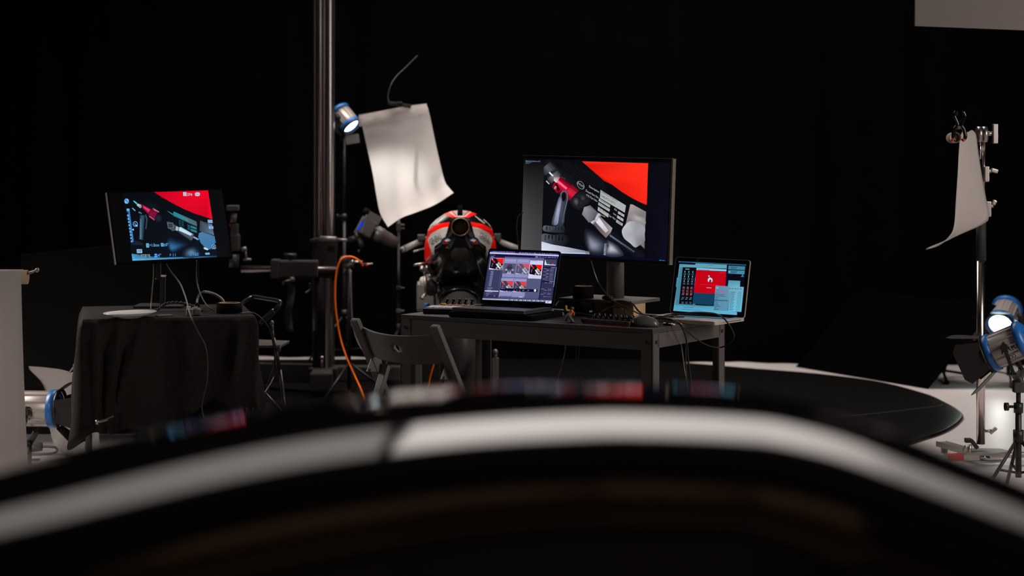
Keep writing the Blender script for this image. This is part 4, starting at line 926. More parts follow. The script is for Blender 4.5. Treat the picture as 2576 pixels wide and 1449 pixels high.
b = B(BLKMET); k_ = P(730, 643, 11.06); b.cyl(k_ - Vector((0, 0, .03)), k_, .008, n=10); b.cyl(k_ - Vector((.036, 0, 0)), k_ + Vector((.036, 0, 0)), .014, n=14); b.cyl(P(735, 698, 11.04), P(735, 716, 11.03), .02, n=14); b.cyl(P(712, 712, 11.0), P(735, 704, 11.03), .011, n=12); b.build('knob', st)
b = B(COLM); b.cyl(P(607, 677, 11.08), P(850, 679, 11.1), .021, n=18); b.build('cross_arm', st)
b = B(mat('strap_web', (.030, .027, .024), .8)); b.grid([[P(722 + 3 * math.sin(i * .6) - i * .35 + (18 if k else 0), 708 + i * 10.5, 11.02 + .01 * math.sin(i * .8)) for k in (0, 1)] for i in range(13)]); b.build('strap', st, solid=.003)
b = B(BLKMET); b.tube([P(779, 712, 11.02), P(780, 728, 11.02), P(768, 738, 11.0)], .007, n=8); lbl(b.build('crank', st), 'small bent crank handle')
b = B(TRIMG); w1, w2 = P(788, 806, 11.13), P(801, 832, 11.13); b.box(((w1.x + w2.x) / 2, 11.14, (w1.z + w2.z) / 2), (w2.x - w1.x, .006, w1.z - w2.z)); lbl(b.build('reflector', st), 'small pale rectangle on the column')
b = B(BLKMET); b.cyl((cx_ - .02, SDm - .03, .16), (cx_ - .02, SDm - .03, .86), .045, n=20); b.build('lower_tube', st)
# trolley base: three box legs
BASEM = mat('base_grey', (.040, .037, .036), .5, spec=.4)
hub = Vector((cx_, SDm, .135)); b = B(BASEM); b.box((cx_, SDm, .135), (.17, .17, .08), bev=.01); b.build('base_hub', st)
for ex_, ey_, wz in ((-.42, .25, .10), (.43, .18, .10), (0, -.16, .12)):
    b = B(BASEM); e = hub + Vector((ex_, ey_, -.02)); b.bar(hub, e, wz, .09, bev=.01); lg = b.build('base_leg', st)
    b = B(BASEM); b.box((e.x, e.y, .105), (.13, .10, .11), bev=.012); b.build('foot', lg)
    b = B(BLKM); b.cyl((e.x - .02, e.y, .03), (e.x + .02, e.y, .03), .03, n=18); b.build('caster', lg)
b = B(STEELR); kk = P(810, 922, 11.02); b.cyl(kk, kk + Vector((0, 0, .05)), .008, n=10); b.ball(kk + Vector((0, 0, .05)), .012); b.build('brake_pin', st)
# camera arm and camera
b = B(GREY); b.cyl(P(806, 600, 11.0), P(846, 602, 10.98), .016, n=14); b.cyl(P(846, 602, 10.98), P(876, 605, 10.96), .008, n=12); b.ball(P(877, 606, 10.95), .010); b.build('camera_arm', st)
b = B(BLKMET); b.cyl(P(877, 606, 10.95), P(900, 596, 10.93), .018, n=12); b.cyl(P(893, 588, 10.93), P(905, 600, 10.93), .017, n=12); b.ball(P(904, 604, 10.92), .014); b.cyl(P(904, 600, 10.92), P(912, 622, 10.92), .014, .017, n=12); b.ball(P(903, 632, 10.92), .010); b.build('arm_joint', st)
a3 = Vector((.84, .24, -.48)).normalized(); cc = P(926, 575, 10.9); up3 = (Vector((0, 0, 1)) - a3 * a3.z).normalized()
CM = frame(cc, a3, up3)
cm = thing('photo_camera', cc - Vector((0, 0, .10)), 'dark stills camera on the column stand arm, lens aimed down at the motorcycle', 'camera')
CAMM = mat('camera_black', (.040, .038, .036), .45, spec=.5)
b = B(CAMM, CM); b.box((-.01, .0, 0), (.065, .095, .13), bev=.008); b.box((-.004, .060, 0), (.06, .045, .06), bev=.010); b.build('body', cm)
b = B(CAMM, CM); b.lathe((.02, 0, 0), (1, 0, 0), [(0, .038), (.03, .040), (.034, .044), (.07, .044), (.074, .040), (.12, .040), (.125, .037), (.17, .036), (.172, .030), (.16, .0)], n=30); ln = b.build('lens', cm)
b = B(mat('lens_band', (.14, .13, .12), .4)); b.lathe((.06, 0, 0), (1, 0, 0), [(0, .0442), (.001, .0452), (.012, .0452), (.013, .0442)], n=30); b.build('ring', ln)
b = B(BLKM, CM); b.box((-.052, .085, 0), (.03, .02, .045), bev=.005); b.build('eyepiece', cm)
S = Screen([(0, 0), (1, 0), (1, 1), (0, 1)], frame(CM @ Vector((-.0445, -.005, -.02)), CM.to_3x3() @ Vector((0, 0, -1)), CM.to_3x3() @ Vector((0, 1, 0))), .075, .055)
S.poly([(0, 0), (1, 0), (1, 1), (0, 1)], (10, 50, 190)); S.L(1).poly([(.55, 0), (1, 0), (1, .5), (.8, .4)], (190, 30, 150)); S.poly([(.1, .3), (.5, .5), (.4, .8), (.1, .9)], (20, 120, 235)); S.build('display', cm)
cable('tether_cable', [P(913, 669, 10.8), P(908, 660, 10.78), P(898, 652, 10.77), P(884, 646, 10.77), P(868, 647, 10.77), P(856, 656, 10.76), P(846, 690, 10.76), P(843, 740, 10.74), P(846, 792, 10.72), P(856, 850, 10.7), P(872, 900, 10.65), P(892, 945, 10.6), P(908, 980, 10.5), P(918, 1010, 10.4), P(925, 1040, 10.35)], .0052, ORANGE, 'bright orange tether cable hanging in a long curve behind the folding chair')
cable('tether_cable', [P(1098, 850, 8.9), P(1095, 880, 8.9), P(1091, 915, 8.9), P(1083, 945, 8.9), P(1076, 975, 8.9), P(1064, 1010, 8.9), P(1050, 1060, 9.0), onz(1040, 1145, .025)], .0042, ORANGE, 'orange cable hanging under the work table behind the chair backrest')
cable('cable', [P(883, 680, 10.8), P(884, 740, 10.78), P(887, 810, 10.75), P(900, 860, 10.7), P(930, 905, 10.6), P(955, 940, 10.5), P(975, 980, 10.4), P(985, 1010, 10.4), P(990, 1040, 10.4)], .0032, mat('lilac_cable', (.14, .13, .17), .45), 'thin grey cable hanging beside the orange one, bending right behind the chair')
# clamp arm on a thin stand behind the orange cable
t = thing('clamp_stand', (P(876, 900, 11.0).x, 11.0, MZ), 'thin black stand with a clamped articulated arm left of the stills camera', 'stand')
b = B(BLKMET); o = P(878, 700, 11.0); b.cyl((o.x, 11.0, .05), (o.x, 11.0, P(878, 655, 11.0).z), .011, n=12)
for a in (0, 2.1, 4.2): b.cyl((o.x, 11.0, .22), (o.x + .26 * math.cos(a), 11.0 + .26 * math.sin(a), MZ + .008), .007, n=8)
b.build('pole', t)
b = B(DGREY); b.ball(P(868, 652, 10.95), .028, (1.2, .9, .8)); b.cyl(P(865, 668, 10.95), P(890, 668, 10.95), .018, n=12); b.cyl(P(868, 675, 10.94), P(866, 692, 10.94), .010, n=10); b.build('clamp', t)
b = B(STEELR); b.cyl(P(880, 659, 10.9), P(913, 659, 10.88), .008, n=10); b.ball(P(887, 658.5, 10.89), .011); b.cyl(P(914, 664, 10.88), P(938, 664, 10.86), .006, n=10); b.build('rod', t)
b = B(REDP); b.ball(P(923, 667, 10.86), .007); b.build('button', t)
# geared head at the left end of the cross arm
t = thing('tripod_head', P(587, 690, 11.08), 'dark tripod head with red ring on the left end of the column stand cross arm', 'tripod head')
b = B(DGREY); b.cyl(P(588, 672, 11.06), P(590, 640, 11.06), .028, n=16); b.box(P(592, 610, 11.06), (.055, .055, .10), bev=.012); b.box(P(590, 578, 11.06), (.045, .05, .07), bev=.008); b.build('body', t)
b = B(REDP); b.cyl(P(586, 568.5, 11.06), P(586, 563.5, 11.06), .022, n=18); lbl(b.build('ring', t), 'red ring')
b = B(mat('head_grey', (.09, .083, .08), .45)); b.cyl(P(587, 560, 11.05), P(588, 537, 11.05), .017, .02, n=14); b.box(P(586, 523, 11.05), (.07, .05, .03), bev=.005); b.build('quick_release', t)
b = B(GREY); b.cyl(P(608, 628, 11.04), P(620, 625, 11.04), .012, n=12); b.cyl(P(617, 630, 11.04), P(620, 652, 11.04), .006, n=10); b.cyl(P(612, 653, 11.04), P(632, 653, 11.04), .008, n=10); b.build('handle', t)

# ================================================================== film lamps
def aimM(c, d, roll=0.0):
    d = Vector(d).normalized(); u = Vector((0, 0, 1)).cross(d); u = u.normalized(); v = d.cross(u)
    M = Matrix.Identity(4)
    for i in range(3): M[i][0], M[i][1], M[i][2], M[i][3] = u[i], v[i], d[i], c[i]
    return M @ Matrix.Rotation(math.radians(roll), 4, 'Z')          # x side, y up, z along the beam
HOUS = mat('lamp_housing', (.40, .36, .335), .38, metal=.25)
def lamp(c, d, r, L, lit, label, doors, yoke=None, letters=None, lens_r=.82, roll=0, grp=None):
    M = aimM(c, d, roll); t = thing('film_lamp', Vector(c) - Vector((0, 0, r * 1.1)), label, 'lamp', grp)
    b = B(HOUS, M); b.lathe((0, 0, -L / 2), (0, 0, 1), [(0, r * .80), (L * .04, r * .92), (L * .9, r * .95), (L, r * .92)], n=32)
    for k in range(12):
        a = 2 * math.pi * k / 12; b.box((r * .95 * math.cos(a), r * .95 * math.sin(a), -.03 * L), (.006, .006, L * .78))
    hs = b.build('housing', t)
    b = B(BLUE, M); b.lathe((0, 0, L / 2), (0, 0, 1), [(-L * .10, r * .95), (-L * .10, r * 1.06), (L * .06, r * 1.06), (L * .10, r * .98), (L * .10, r * lens_r), (-L * .10, r * lens_r)], n=36); lbl(b.build('front_ring', t), 'blue front ring')
    b = B(BLUE, M); b.lathe((0, 0, -L / 2), (0, 0, 1), [(L * .06, r * .97), (L * .06, r * 1.08), (-L * .10, r * 1.08), (-L * .20, r * .85), (-L * .22, r * .3), (-L * .22, 0)], n=28)
    for k in range(3): b.box((0, r * (.35 - .35 * k), -L * .725), (r * 1.0, .006, .008))
    b.build('back_cap', t)
    b = B(LENS if lit else mat('lamp_glass', (.10, .10, .10), .1, spec=.6), M); b.lathe((0, 0, L / 2 + L * .04), (0, 0, 1), [(-.008, r * lens_r), (.0, r * lens_r), (r * .10, r * .6), (r * .16, r * .25), (r * .18, 0)], n=32); b.build('lens', t)
    if doors:
        b = B(BLKMET, M); b.lathe((0, 0, L / 2 + L * .11), (0, 0, 1), [(0, r * .98), (0, r * 1.10), (.012, r * 1.10), (.012, r * .98), (0, r * .98)], n=32); db = b.build('door_ring', t)
        for a, ang, ln_, wd in doors:
            T = M @ Matrix.Rotation(math.radians(a), 4, 'Z') @ Matrix.Translation((0, r * 1.02, L / 2 + L * .13)) @ Matrix.Rotation(math.radians(-ang), 4, 'X')
            b = B(BLKMET, T); b.prism([(-wd * .5, 0), (wd * .5, 0), (wd * .72, ln_ * .8), (wd * .5, ln_), (-wd * .5, ln_), (-wd * .72, ln_ * .8)], .003, Matrix.Rotation(math.radians(90), 4, 'X') @ Matrix.Identity(4)); b.build('barn_door', t)
    if yoke:
        b = B(BLKMET); pv = [M @ Vector((s * r * 1.16, 0, -.01)) for s in (-1, 1)]; bt = Vector(yoke)
        for p_ in pv:
            n_ = (p_ - Vector(c)).normalized(); m_ = p_ + (bt - Vector(c)) * .75
            b.bar(p_ + (Vector(c) - bt).normalized() * .02, m_, .008, .026, up=n_ if abs(n_.z) < .9 else (1, 0, 0), bev=.002); b.bar(m_, bt + n_ * .012, .026, .010, bev=.002); b.cyl(p_ - n_ * .02, p_ + n_ * .018, .016, n=14)
        b.build('yoke', t)
    if letters:
        b = B(BLKM, M)
        side, z0, sz = letters
        letter(b, 'ARRI', lambda x, y: ((side * (r * .985)), -r * .30 + y * sz, z0 + x * sz * -side), bold=True)
        b.build('lettering', hs); b = B(BLKM, M); letter(b, '300', lambda x, y: ((side * (r * .985)), -r * .30 - sz * .9 + y * sz * .75, z0 + (x + .3) * sz * .8 * -side)); b.build('lettering', hs)
    return t, M
def stand(name, x, y, top, r, label, zleg, spread, m=None, r2=None, legs=(200, 320, 80), foot=0.0):
    t = thing(name, (x, y, foot), label, 'stand'); m = m or BLKMET
    b = B(m); b.cyl((x, y, zleg * .35), (x, y, zleg + (top - zleg) * .55), r, n=14); b.build('lower_tube', t)
    b = B(m); b.cyl((x, y, zleg + (top - zleg) * .5), (x, y, top), r2 or r * .75, n=14); b.build('upper_tube', t)
    b = B(m); zc = zleg + (top - zleg) * .55; b.cyl((x, y, zc - .025), (x, y, zc + .015), r * 1.5, n=14); b.cyl((x, y, zc), (x - r * 3.2, y, zc), r * .45, n=8); b.cyl((x - r * 3.2, y, zc), (x - r * 4.4, y, zc), r * 1.3, n=12); b.build('collar', t)
    for a in legs:
        a = math.radians(a); b = B(m); e = Vector((x + spread * math.cos(a), y + spread * math.sin(a), foot + .012))
        b.cyl((x, y, zleg), e, r * .6, n=10); b.cyl((x, y, zleg * .42), (x + (e.x - x) * .5, y + (e.y - y) * .5, (zleg + foot) / 2), r * .4, n=8); b.ball(e, .012); b.build('leg', t)
    b = B(m); b.cyl((x, y, zleg - .02), (x, y, zleg + .03), r * 1.7, n=14); b.build('leg_hub', t)
    return t
# lamp behind the diffusion cloth
LAc = P(868, 298, 12.15); LAd = Vector((.60, -.36, -.72)).normalized()
lamp(LAc, LAd, .064, .119, True, 'small lit blue and silver lamp behind the upper left of the white cloth', [(180, 60, .05, .07)], yoke=LAc + Vector((-.005, .0, -.115)), lens_r=.80)
spot('lamp_beam_back', LAc + LAd * .085, P(1000, 505, 11.38), 58, 46, 1.0, col=(1, .96, .90))
lx = P(866, 350, 12.15); stand('lamp_stand', lx.x, 12.15, LAc.z - .11, .011, 'thin light stand carrying the lit lamp beside the black column', .40, .34, legs=(210, 330, 90), foot=0)
b = B(mat('lamp_flag', (.050, .044, .043), .7)); M = frame(P(887, 350, 12.07), (1, .0, .16), (0, .3, 1)); b.box((0, 0, 0), (.085, .06, .003), M); tag(b.build('flag_card'), 'small dark card clipped just below the lit lamp', 'card')
# white diffusion cloth over a bar
top = [P(903, 290, 11.42), P(940, 283, 11.42), P(985, 274, 11.42), P(1030, 266, 11.42), P(1072, 261, 11.42)]
lft = [P(903, 290, 11.42), P(910, 312, 11.40), P(925, 380, 11.42), P(938, 440, 11.44), P(948, 500, 11.42), P(957, 538, 11.36), P(976, 571, 11.25)]
rgt = [P(1072, 261, 11.42), P(1080, 285, 11.40), P(1098, 370, 11.40), P(1112, 430, 11.42), P(1120, 458, 11.38), P(1128, 470, 11.34), P(1141, 485, 11.26)]
bot = [P(976, 571, 11.25), P(1010, 548, 11.26), P(1050, 533, 11.28), P(1096, 514, 11.28), P(1141, 485, 11.26)]
def resample(pts, n):
    ps = smooth_path(pts, 12); L = [0]
    for i in range(1, len(ps)): L.append(L[-1] + (ps[i] - ps[i - 1]).length)
    o = []
    for k in range(n):
        d = L[-1] * k / (n - 1); i = 1
        while i < len(L) - 1 and L[i] < d: i += 1
        q = (d - L[i - 1]) / max(L[i] - L[i - 1], 1e-9); o.append(ps[i - 1].lerp(ps[i], min(max(q, 0), 1)))
    return o
def coons(t_, b_, l_, r_, nu=30, nv=40, wob=None):
    t_, b_, l_, r_ = resample(t_, nu), resample(b_, nu), resample(l_, nv), resample(r_, nv); rows = []
    for j in range(nv):
        v = j / (nv - 1); row = []
        for i in range(nu):
            u = i / (nu - 1)
            p = (t_[i] * (1 - v) + b_[i] * v) + (l_[j] * (1 - u) + r_[j] * u) - (t_[0] * (1 - u) * (1 - v) + t_[-1] * u * (1 - v) + b_[0] * (1 - u) * v + b_[-1] * u * v)
            if wob: p = p + wob(u, v)
            row.append(p)
        rows.append(row)
    return rows
b = B(CLOTHW); b.grid(coons(top, bot, lft, rgt, wob=lambda u, v: Vector((0, .012 * math.sin(9 * u + 2 * v) * math.sin(math.pi * v) + .006 * math.sin(21 * u + 5 * v) * v, 0))))
cl = b.build('diffusion_cloth'); tag(cl, 'white translucent cloth hung over a bar in front of the lit lamp', 'cloth')
b = B(CLOTHW); b.grid([[p + Vector((0, -.014 + .004 * math.sin(5 * i), -.002 - .062 * (j / 6) * (1 - .15 * math.sin(4 * i)))) for i, p in enumerate(resample(top, 24))] for j in range(7)]); b.build('fold', cl)
sx = P(1003, 600, 11.62)
t = stand('cloth_stand', sx.x, 11.62, P(1003, 285, 11.62).z, .009, 'thin stand with small knobs holding up the white translucent cloth', .36, .33, legs=(250, 10, 130), foot=.0)
for py in (566, 575, 725, 782):
    b = B(DGREY); o = P(1003, py, 11.61); b.box(o, (.03, .03, .025), bev=.004); b.cyl(o, o + Vector((.035, -.012, 0)), .007, n=10); b.build('knob', t)
b = B(DGREY); b.cyl(P(902, 291, 11.44), P(1074, 263, 11.44), .008, n=10); b.cyl(P(1003, 277, 11.62), P(1003, 276, 11.44), .008, n=10); b.build('cross_bar', t)
b = B(BLKMET); b.bar(P(975, 258, 11.4), P(1034, 268, 11.4), .02, .022, bev=.005); b.bar(P(980, 262, 11.38), P(1012, 258, 11.38), .02, .014, bev=.004); tag(b.build('spring_clamp'), 'black clamp gripping the top edge of the white translucent cloth', 'clamp')
cable('cable', [P(978, 257, 11.4), P(976, 240, 11.42), P(984, 212, 11.45), P(999, 190, 11.5), P(1020, 170, 11.55), P(1050, 140, 11.6)], .0025, mat('dim_cable', (.010, .009, .009), .5), 'thin dark cable rising in a curve above the white translucent cloth')

# ================================================================== left: draped table and monitor
LTZ = .73; LTF = yawframe((-1.805, 8.0, 0), 12.7); LL, LD = .730, .70
def LP(u, v, z=LTZ): return LTF @ Vector((u, v, z))
t = thing('side_table', LP(LL / 2, LD / 2, 0), 'table hidden under the black cloth at left, one thin leg showing below', 'table')
b = B(TABT, LTF); b.box((LL / 2, LD / 2, LTZ - .018), (LL - .012, LD - .012, .024)); b.build('tabletop', t)
for u in (.03, LL - .03):
    for v in (.03, LD - .03): b = B(TABM, LTF); b.cyl((u, v, .0), (u, v, LTZ - .03), .014, n=12); b.build('leg', t)
# cloth: top sheet running into a hanging skirt with folds
b = B(FABB); n_ = 420; per = []
r_ = .012
def edge(s):      # point on the rounded rectangle outline, s 0..1, with outward direction
    P4 = [(0, 0), (LL, 0), (LL, LD), (0, LD)]; lens = [LL, LD, LL, LD]; T_ = sum(lens); d = s * T_
    for k in range(4):
        if d <= lens[k] or k == 3:
            a, c = P4[k], P4[(k + 1) % 4]; q = min(d / lens[k], 1); return Vector((a[0] + (c[0] - a[0]) * q, a[1] + (c[1] - a[1]) * q, 0)), [(0, -1), (1, 0), (0, 1), (-1, 0)][k], k, q
        d -= lens[k]
rows = []
random.seed(3)
for i in range(n_):
    s = i / n_; p, od, k, q = edge(s); o = Vector((od[0], od[1], 0)); row = []
    c = Vector((LL / 2, LD / 2, 0)); corner = max(0, 1 - min(q, 1 - q) * (LL if k in (0, 2) else LD) / .10)
    for tq in (0, .5, .9, .985): row.append(Vector((*(c + (p - c) * tq).xy, LTZ + .002)))
    low = .215 + (.06 * math.sin(7 * s * 2 * math.pi) + .03 * math.sin(17 * s * 6.28)) * .5 + (.16 * q if k == 0 else .10 if k == 1 else 0)
    for j in range(1, 15):
        h = j / 14; z = LTZ - (LTZ - low) * h
        f_ = .030 * math.sin(38 * s * 2.2 + 1.5 * math.sin(9 * s)) + .022 * math.sin(63 * s + 2)
        rdg = 0
        if k == 0:
            u_ = q * LL
            for u0, u1, amp, wd in ((.155, .115, .050, .030), (.055, .085, .036, .022), (.255, .125, .028, .018), (.66, .60, .036, .035), (.43, .47, .010, .05)):
                x_ = (u_ - (u0 + (u1 - u0) * h)) / wd; rdg += amp * max(0, 1 - abs(x_)) * min(1, h * 4) * (1 if u0 < .3 else math.sin(math.pi * min(1, h * 1.3 + .1)))
        out_ = rdg + .006 + (.016 + f_ * .7) * h ** .8 * .8 + corner * .012 * h ** .7
        row.append(Vector((*(p + o * out_).xy, z)) + Vector((.012 * math.sin(30 * s + 5 * h) * h, 0, 0)))
    rows.append([LTF @ v for v in row])
g = b.grid(rows, closed_u=True)
cl = b.build('table_cloth', solid=.002); tag(cl, 'black cloth draped over the left table down to near the floor', 'cloth')
cl['label'] = 'black cloth draped in folds over the left table, under the smaller monitor'
b = B(STEELR); o = LP(.07, -.085, .315); b.bar(o, o + Vector((.035, .01, .008)), .016, .010, bev=.003); b.cyl(o, o + Vector((-.012, -.004, -.003)), .012, .009, n=12); b.bar(o + Vector((.02, 0, .006)), o + Vector((.055, .02, .02)), .012, .006, bev=.002); tag(b.build('spring_clip'), 'silver spring clip gathering the black cloth at lower left', 'clip')
# plate
pc = Vector((-1.618, 8.085, LTZ + .003)); b = B(PORC)
b.lathe(pc, Vector((-.03, 0, 1)), [(0, .0), (0, .045), (.003, .05), (.010, .075), (.023, .112), (.0255, .112), (.013, .074), (.007, .05), (.006, 0)], n=56); tag(b.build('plate'), 'shallow white plate at the front edge of the black-draped table', 'plate')
tape((-1.236, 8.345, LTZ + .0025), .056, .044, 'black gaffer tape roll at the right end of the black-draped table')
t = thing('gadget', (-1.385, 8.20, LTZ + .002), 'small grey gadget with a pale clasp between plate and tape roll', 'gadget'); gf = yawframe((-1.385, 8.20, LTZ + .0025), 12)
GDG = mat('gadget_grey', (.15, .14, .135), .4)
b = B(GDG, gf); b.box((0, 0, .015), (.030, .045, .030), bev=.006); b.box((.032, .004, .016), (.030, .04, .026), bev=.006); b.build('body', t)
b = B(KRAFT, gf); b.cyl((-.012, .02, .030), (.004, .02, .030), .010, n=14); b.build('roller', t)
b = B(TRIMG, gf); b.box((.022, -.006, .034), (.022, .006, .008), bev=.002); b.build('clasp', t)
# twisted cord
b = B(mat('cord_dark', (.028, .025, .023), .6)); path = smooth_path([Vector((-1.64, 8.30, LTZ + .010)), Vector((-1.60, 8.36, LTZ + .010)), Vector((-1.56, 8.40, LTZ + .012)), Vector((-1.53, 8.43, LTZ + .035)), Vector((-1.47, 8.45, LTZ + .038)), Vector((-1.40, 8.43, LTZ + .022)), Vector((-1.36, 8.38, LTZ + .009))], 14)
for ph in (0, math.pi):
    b.tube([p + Vector((.0, .005 * math.cos(i * .8 + ph), .004 * math.sin(i * .8 + ph))) for i, p in enumerate(path)], .0035, n=6, res=1)
tag(b.build('twisted_cord'), 'dark twisted cord lying behind the white plate', 'cord')
b = B(mat('memory_card', (.09, .08, .07), .5)); b.box((0, 0, .003), (.07, .05, .005), M=yawframe((-1.49, 8.17, LTZ + .003), 30)); tag(b.build('notepad'), 'thin dark pad lying flat right of the white plate', 'pad')
b = B(mat('pale_band', (.22, .20, .175), .4)); b.tube([P(512, 734, 8.6), P(522, 735, 8.62), P(536, 739, 8.63), P(548, 745, 8.62), P(560, 755, 8.6), P(566, 772, 8.57), onz(566, 777, LTZ + .006)], lambda q: .0065, n=8); b.tube([P(512, 734, 8.6), P(502, 740, 8.62), P(496, 756, 8.6), onz(496, 778, LTZ + .006)], .005, n=8)
b.use(BLKM); b.ball(onz(566, 772, LTZ + .020), .020, (.6, 1, 1)); b.ball(onz(496, 772, LTZ + .020), .020, (.6, 1, 1)); tag(b.build('headband'), 'pale curved headband standing behind the tape roll, under the smaller monitor', 'headband')
# monitor
LM = pose((-1.5337, 8.5755, 1.1051), 32.89, -17.23, -1.2); lw, lh = .56, .33
lm = thing('monitor', LP(.32, .50), 'smaller black monitor on the draped table showing a camera live view', 'monitor')
b = B(BLKM, LM); b.box((0, 0, -.014), (lw, lh, .027), bev=.003); b.box((0, -.02, -.035), (lw * .5, lh * .6, .025), bev=.01); b.build('housing', lm)
b = B(mat('lit_side_edge', (.20, .18, .145), .4, metal=.3), LM); b.box((-lw / 2 - .0008, 0, -.006), (.0016, lh, .014)); lbl(b.build('lit_edge', lm), 'left edge painted pale as if side-lit')  # light from the left put into the colour of this edge
b = B(BLKG, LM); b.box((0, 0, .0002), (lw - .004, lh - .004, .0008)); b.build('screen_glass', lm)
S = Screen([(165, 152), (2040, 112), (2200, 1222), (315, 1335)], M_shift(LM, 0, .001, .0006), .545, .316, 1.0)
CYN = (60, 160, 200)
S.L(0).poly([(165, 152), (2040, 112), (2200, 1222), (315, 1335)], (4, 4, 6)); S.poly([(1830, 116), (2040, 112), (2200, 1222), (1980, 1236)], (14, 15, 20))
S.L(1).poly([(405, 142), (1822, 120), (1975, 1240), (562, 1305)], [(6, 9, 14), (6, 9, 14), (10, 18, 30), (8, 12, 18)])
S.L(2).poly([(935, 138), (1820, 121), (1890, 605), (1790, 570), (1600, 505), (1430, 430), (1250, 335), (1060, 225)], [(200, 0, 30), (240, 4, 40), (250, 6, 44), (200, 2, 30), (215, 4, 36), (225, 4, 38), (225, 4, 38), (215, 2, 36)])
S.soft([(700, 250), (830, 262), (980, 330), (1100, 430), (1000, 520), (760, 420)], (14, 22, 30), (7, 11, 16))
# connector in cyan light
S.L(3); S.poly([(578, 285), (600, 282), (650, 320), (640, 345)], (90, 205, 220)); S.poly([(655, 330), (712, 350), (725, 395), (700, 410), (640, 362)], [(210, 225, 235), (150, 180, 195), (90, 130, 150), (120, 165, 185), (170, 200, 215)])
S.poly([(708, 338), (760, 362), (870, 430), (830, 500), (740, 412)], [(130, 6, 40), (170, 10, 56), (215, 30, 90), (190, 16, 66), (130, 6, 44)]); S.poly([(760, 375), (860, 440), (845, 470), (745, 395)], (235, 60, 120))
S.poly([(860, 440), (915, 412), (1018, 462), (970, 520), (930, 625), (850, 560), (830, 490)], (110, 8, 42))
S.L(4)
for k in range(10): S.band((915 + k * 10, 412 + k * 6), (935 + k * 9, 450 + k * 4), 5, 3, (230, 130, 175))
for k in range(9): S.band((845 + k * 10, 545 + k * 8), (868 + k * 9, 556 + k * 6), 5, 3, (240, 150, 185))
for i in range(7):
    for j in range(6): S.disc(870 + i * 14 - j * 2, 470 + j * 18 + i * 5, 4, (200, 40, 90), n=6)
S.soft([(1000 + 62 * math.cos(.5 * k), 580 + 66 * math.sin(.5 * k)) for k in range(13)], (30, 40, 60), (18, 26, 40))
S.poly([(555, 405), (575, 405), (620, 445), (612, 460)], (110, 190, 215)); S.text('m', 672, 488, 36, (130, 200, 225), (.9, .4), wid=50, bold=True)
S.band((735, 530), (712, 945), 100, 80, (56, 90, 114), (10, 16, 24)); S.poly([(695, 590), (715, 590), (712, 930), (690, 930)], (92, 128, 150))
S.poly([(780, 515), (800, 520), (822, 600), (800, 760), (780, 770), (800, 620)], (46, 74, 92))
S.L(4); S.poly([(1140, 640), (1180, 640), (1300, 710), (1290, 790), (1240, 800), (1165, 748)], (70, 80, 92)); S.poly([(1300, 715), (1335, 735), (1320, 800), (1285, 780)], (180, 190, 205))
S.poly([(1340, 735), (1370, 728), (1585, 850), (1570, 930), (1545, 965), (1340, 830), (1325, 790)], [(150, 165, 180), (170, 190, 205), (110, 110, 125), (90, 80, 95), (60, 60, 75), (30, 34, 46), (70, 80, 95)])
S.L(5).poly([(1352, 745), (1375, 742), (1560, 850), (1535, 880), (1338, 790)], (190, 226, 240)); S.poly([(1590, 888), (1670, 935), (1655, 955), (1575, 910)], (130, 165, 200))
S.poly([(1155, 640), (1240, 665), (1252, 742), (1165, 750)], (52, 62, 72)); S.L(6)
for p_, q_ in (((1152, 668), (1242, 662)), ((1242, 662), (1252, 742)), ((1252, 742), (1164, 752)), ((1164, 752), (1152, 668))): S.band(p_, q_, 5, 5, (120, 150, 165))
S.L(4); S.poly([(1142, 455), (1170, 468), (1250, 515), (1240, 528)], (50, 150, 165)); S.poly([(1254, 470), (1630, 640), (1640, 720), (1250, 545)], [(40, 150, 165), (70, 100, 110), (90, 125, 135), (30, 120, 135)])
S.poly([(1500, 590), (1632, 645), (1640, 722), (1480, 655)], (76, 96, 104))
for k, (x, y) in enumerate(((1535, 705), (1538, 760))): S.poly([(x, y), (x + 98, y + 34), (x + 98, y + 72), (x, y + 38)], (44, 120, 130))
for k in range(8): S.rect(1340 + (k % 2) * 46, 615 + k * 13, 36, 5, (40, 140, 155), (.94, .34)); S.rect(1480 + (k % 2) * 16, 690 + k * 11, 40, 4, (40, 140, 155), (.94, .34))
S.L(5).text('WIRING MODULE', 1270, 515, 24, (14, 84, 100), (.92, .40), wid=235); S.text('CABLATO GP12', 1268, 552, 22, (14, 84, 100), (.92, .40), wid=210); S.L(4)
S.poly([(1690, 625), (1880, 690), (1920, 870), (1680, 800)], [(64, 66, 76), (60, 66, 80), (90, 120, 150), (58, 66, 78)]); S.poly([(1670, 835), (1720, 815), (1925, 885), (1945, 990), (1860, 1105), (1800, 1110), (1700, 1000), (1660, 900)], [(70, 130, 170), (80, 125, 160), (72, 115, 150), (60, 120, 170), (60, 130, 180), (60, 120, 165), (60, 120, 165), (64, 128, 172)])
S.soft([(1160, 900), (1400, 960), (1500, 1010), (1420, 1100), (1240, 1180), (1150, 1080)], (46, 110, 160), (10, 20, 34), (1220, 1080)); S.soft([(1440, 1100), (1600, 1060), (1700, 1180), (1600, 1250), (1400, 1240)], (90, 130, 160), (14, 28, 44)); 
S.poly([(550, 1185), (700, 1200), (900, 1230), (1240, 1272), (565, 1304)], [(60, 150, 190), (46, 100, 130), (40, 90, 120), (46, 110, 150), (90, 180, 225)]); S.poly([(565, 1270), (1960, 1215), (1970, 1240), (564, 1304)], [(80, 170, 215), (30, 60, 90), (30, 60, 90), (96, 190, 235)])
S.poly([(545, 980), (640, 965), (750, 1010), (740, 1040), (548, 1030)], (20, 34, 48))
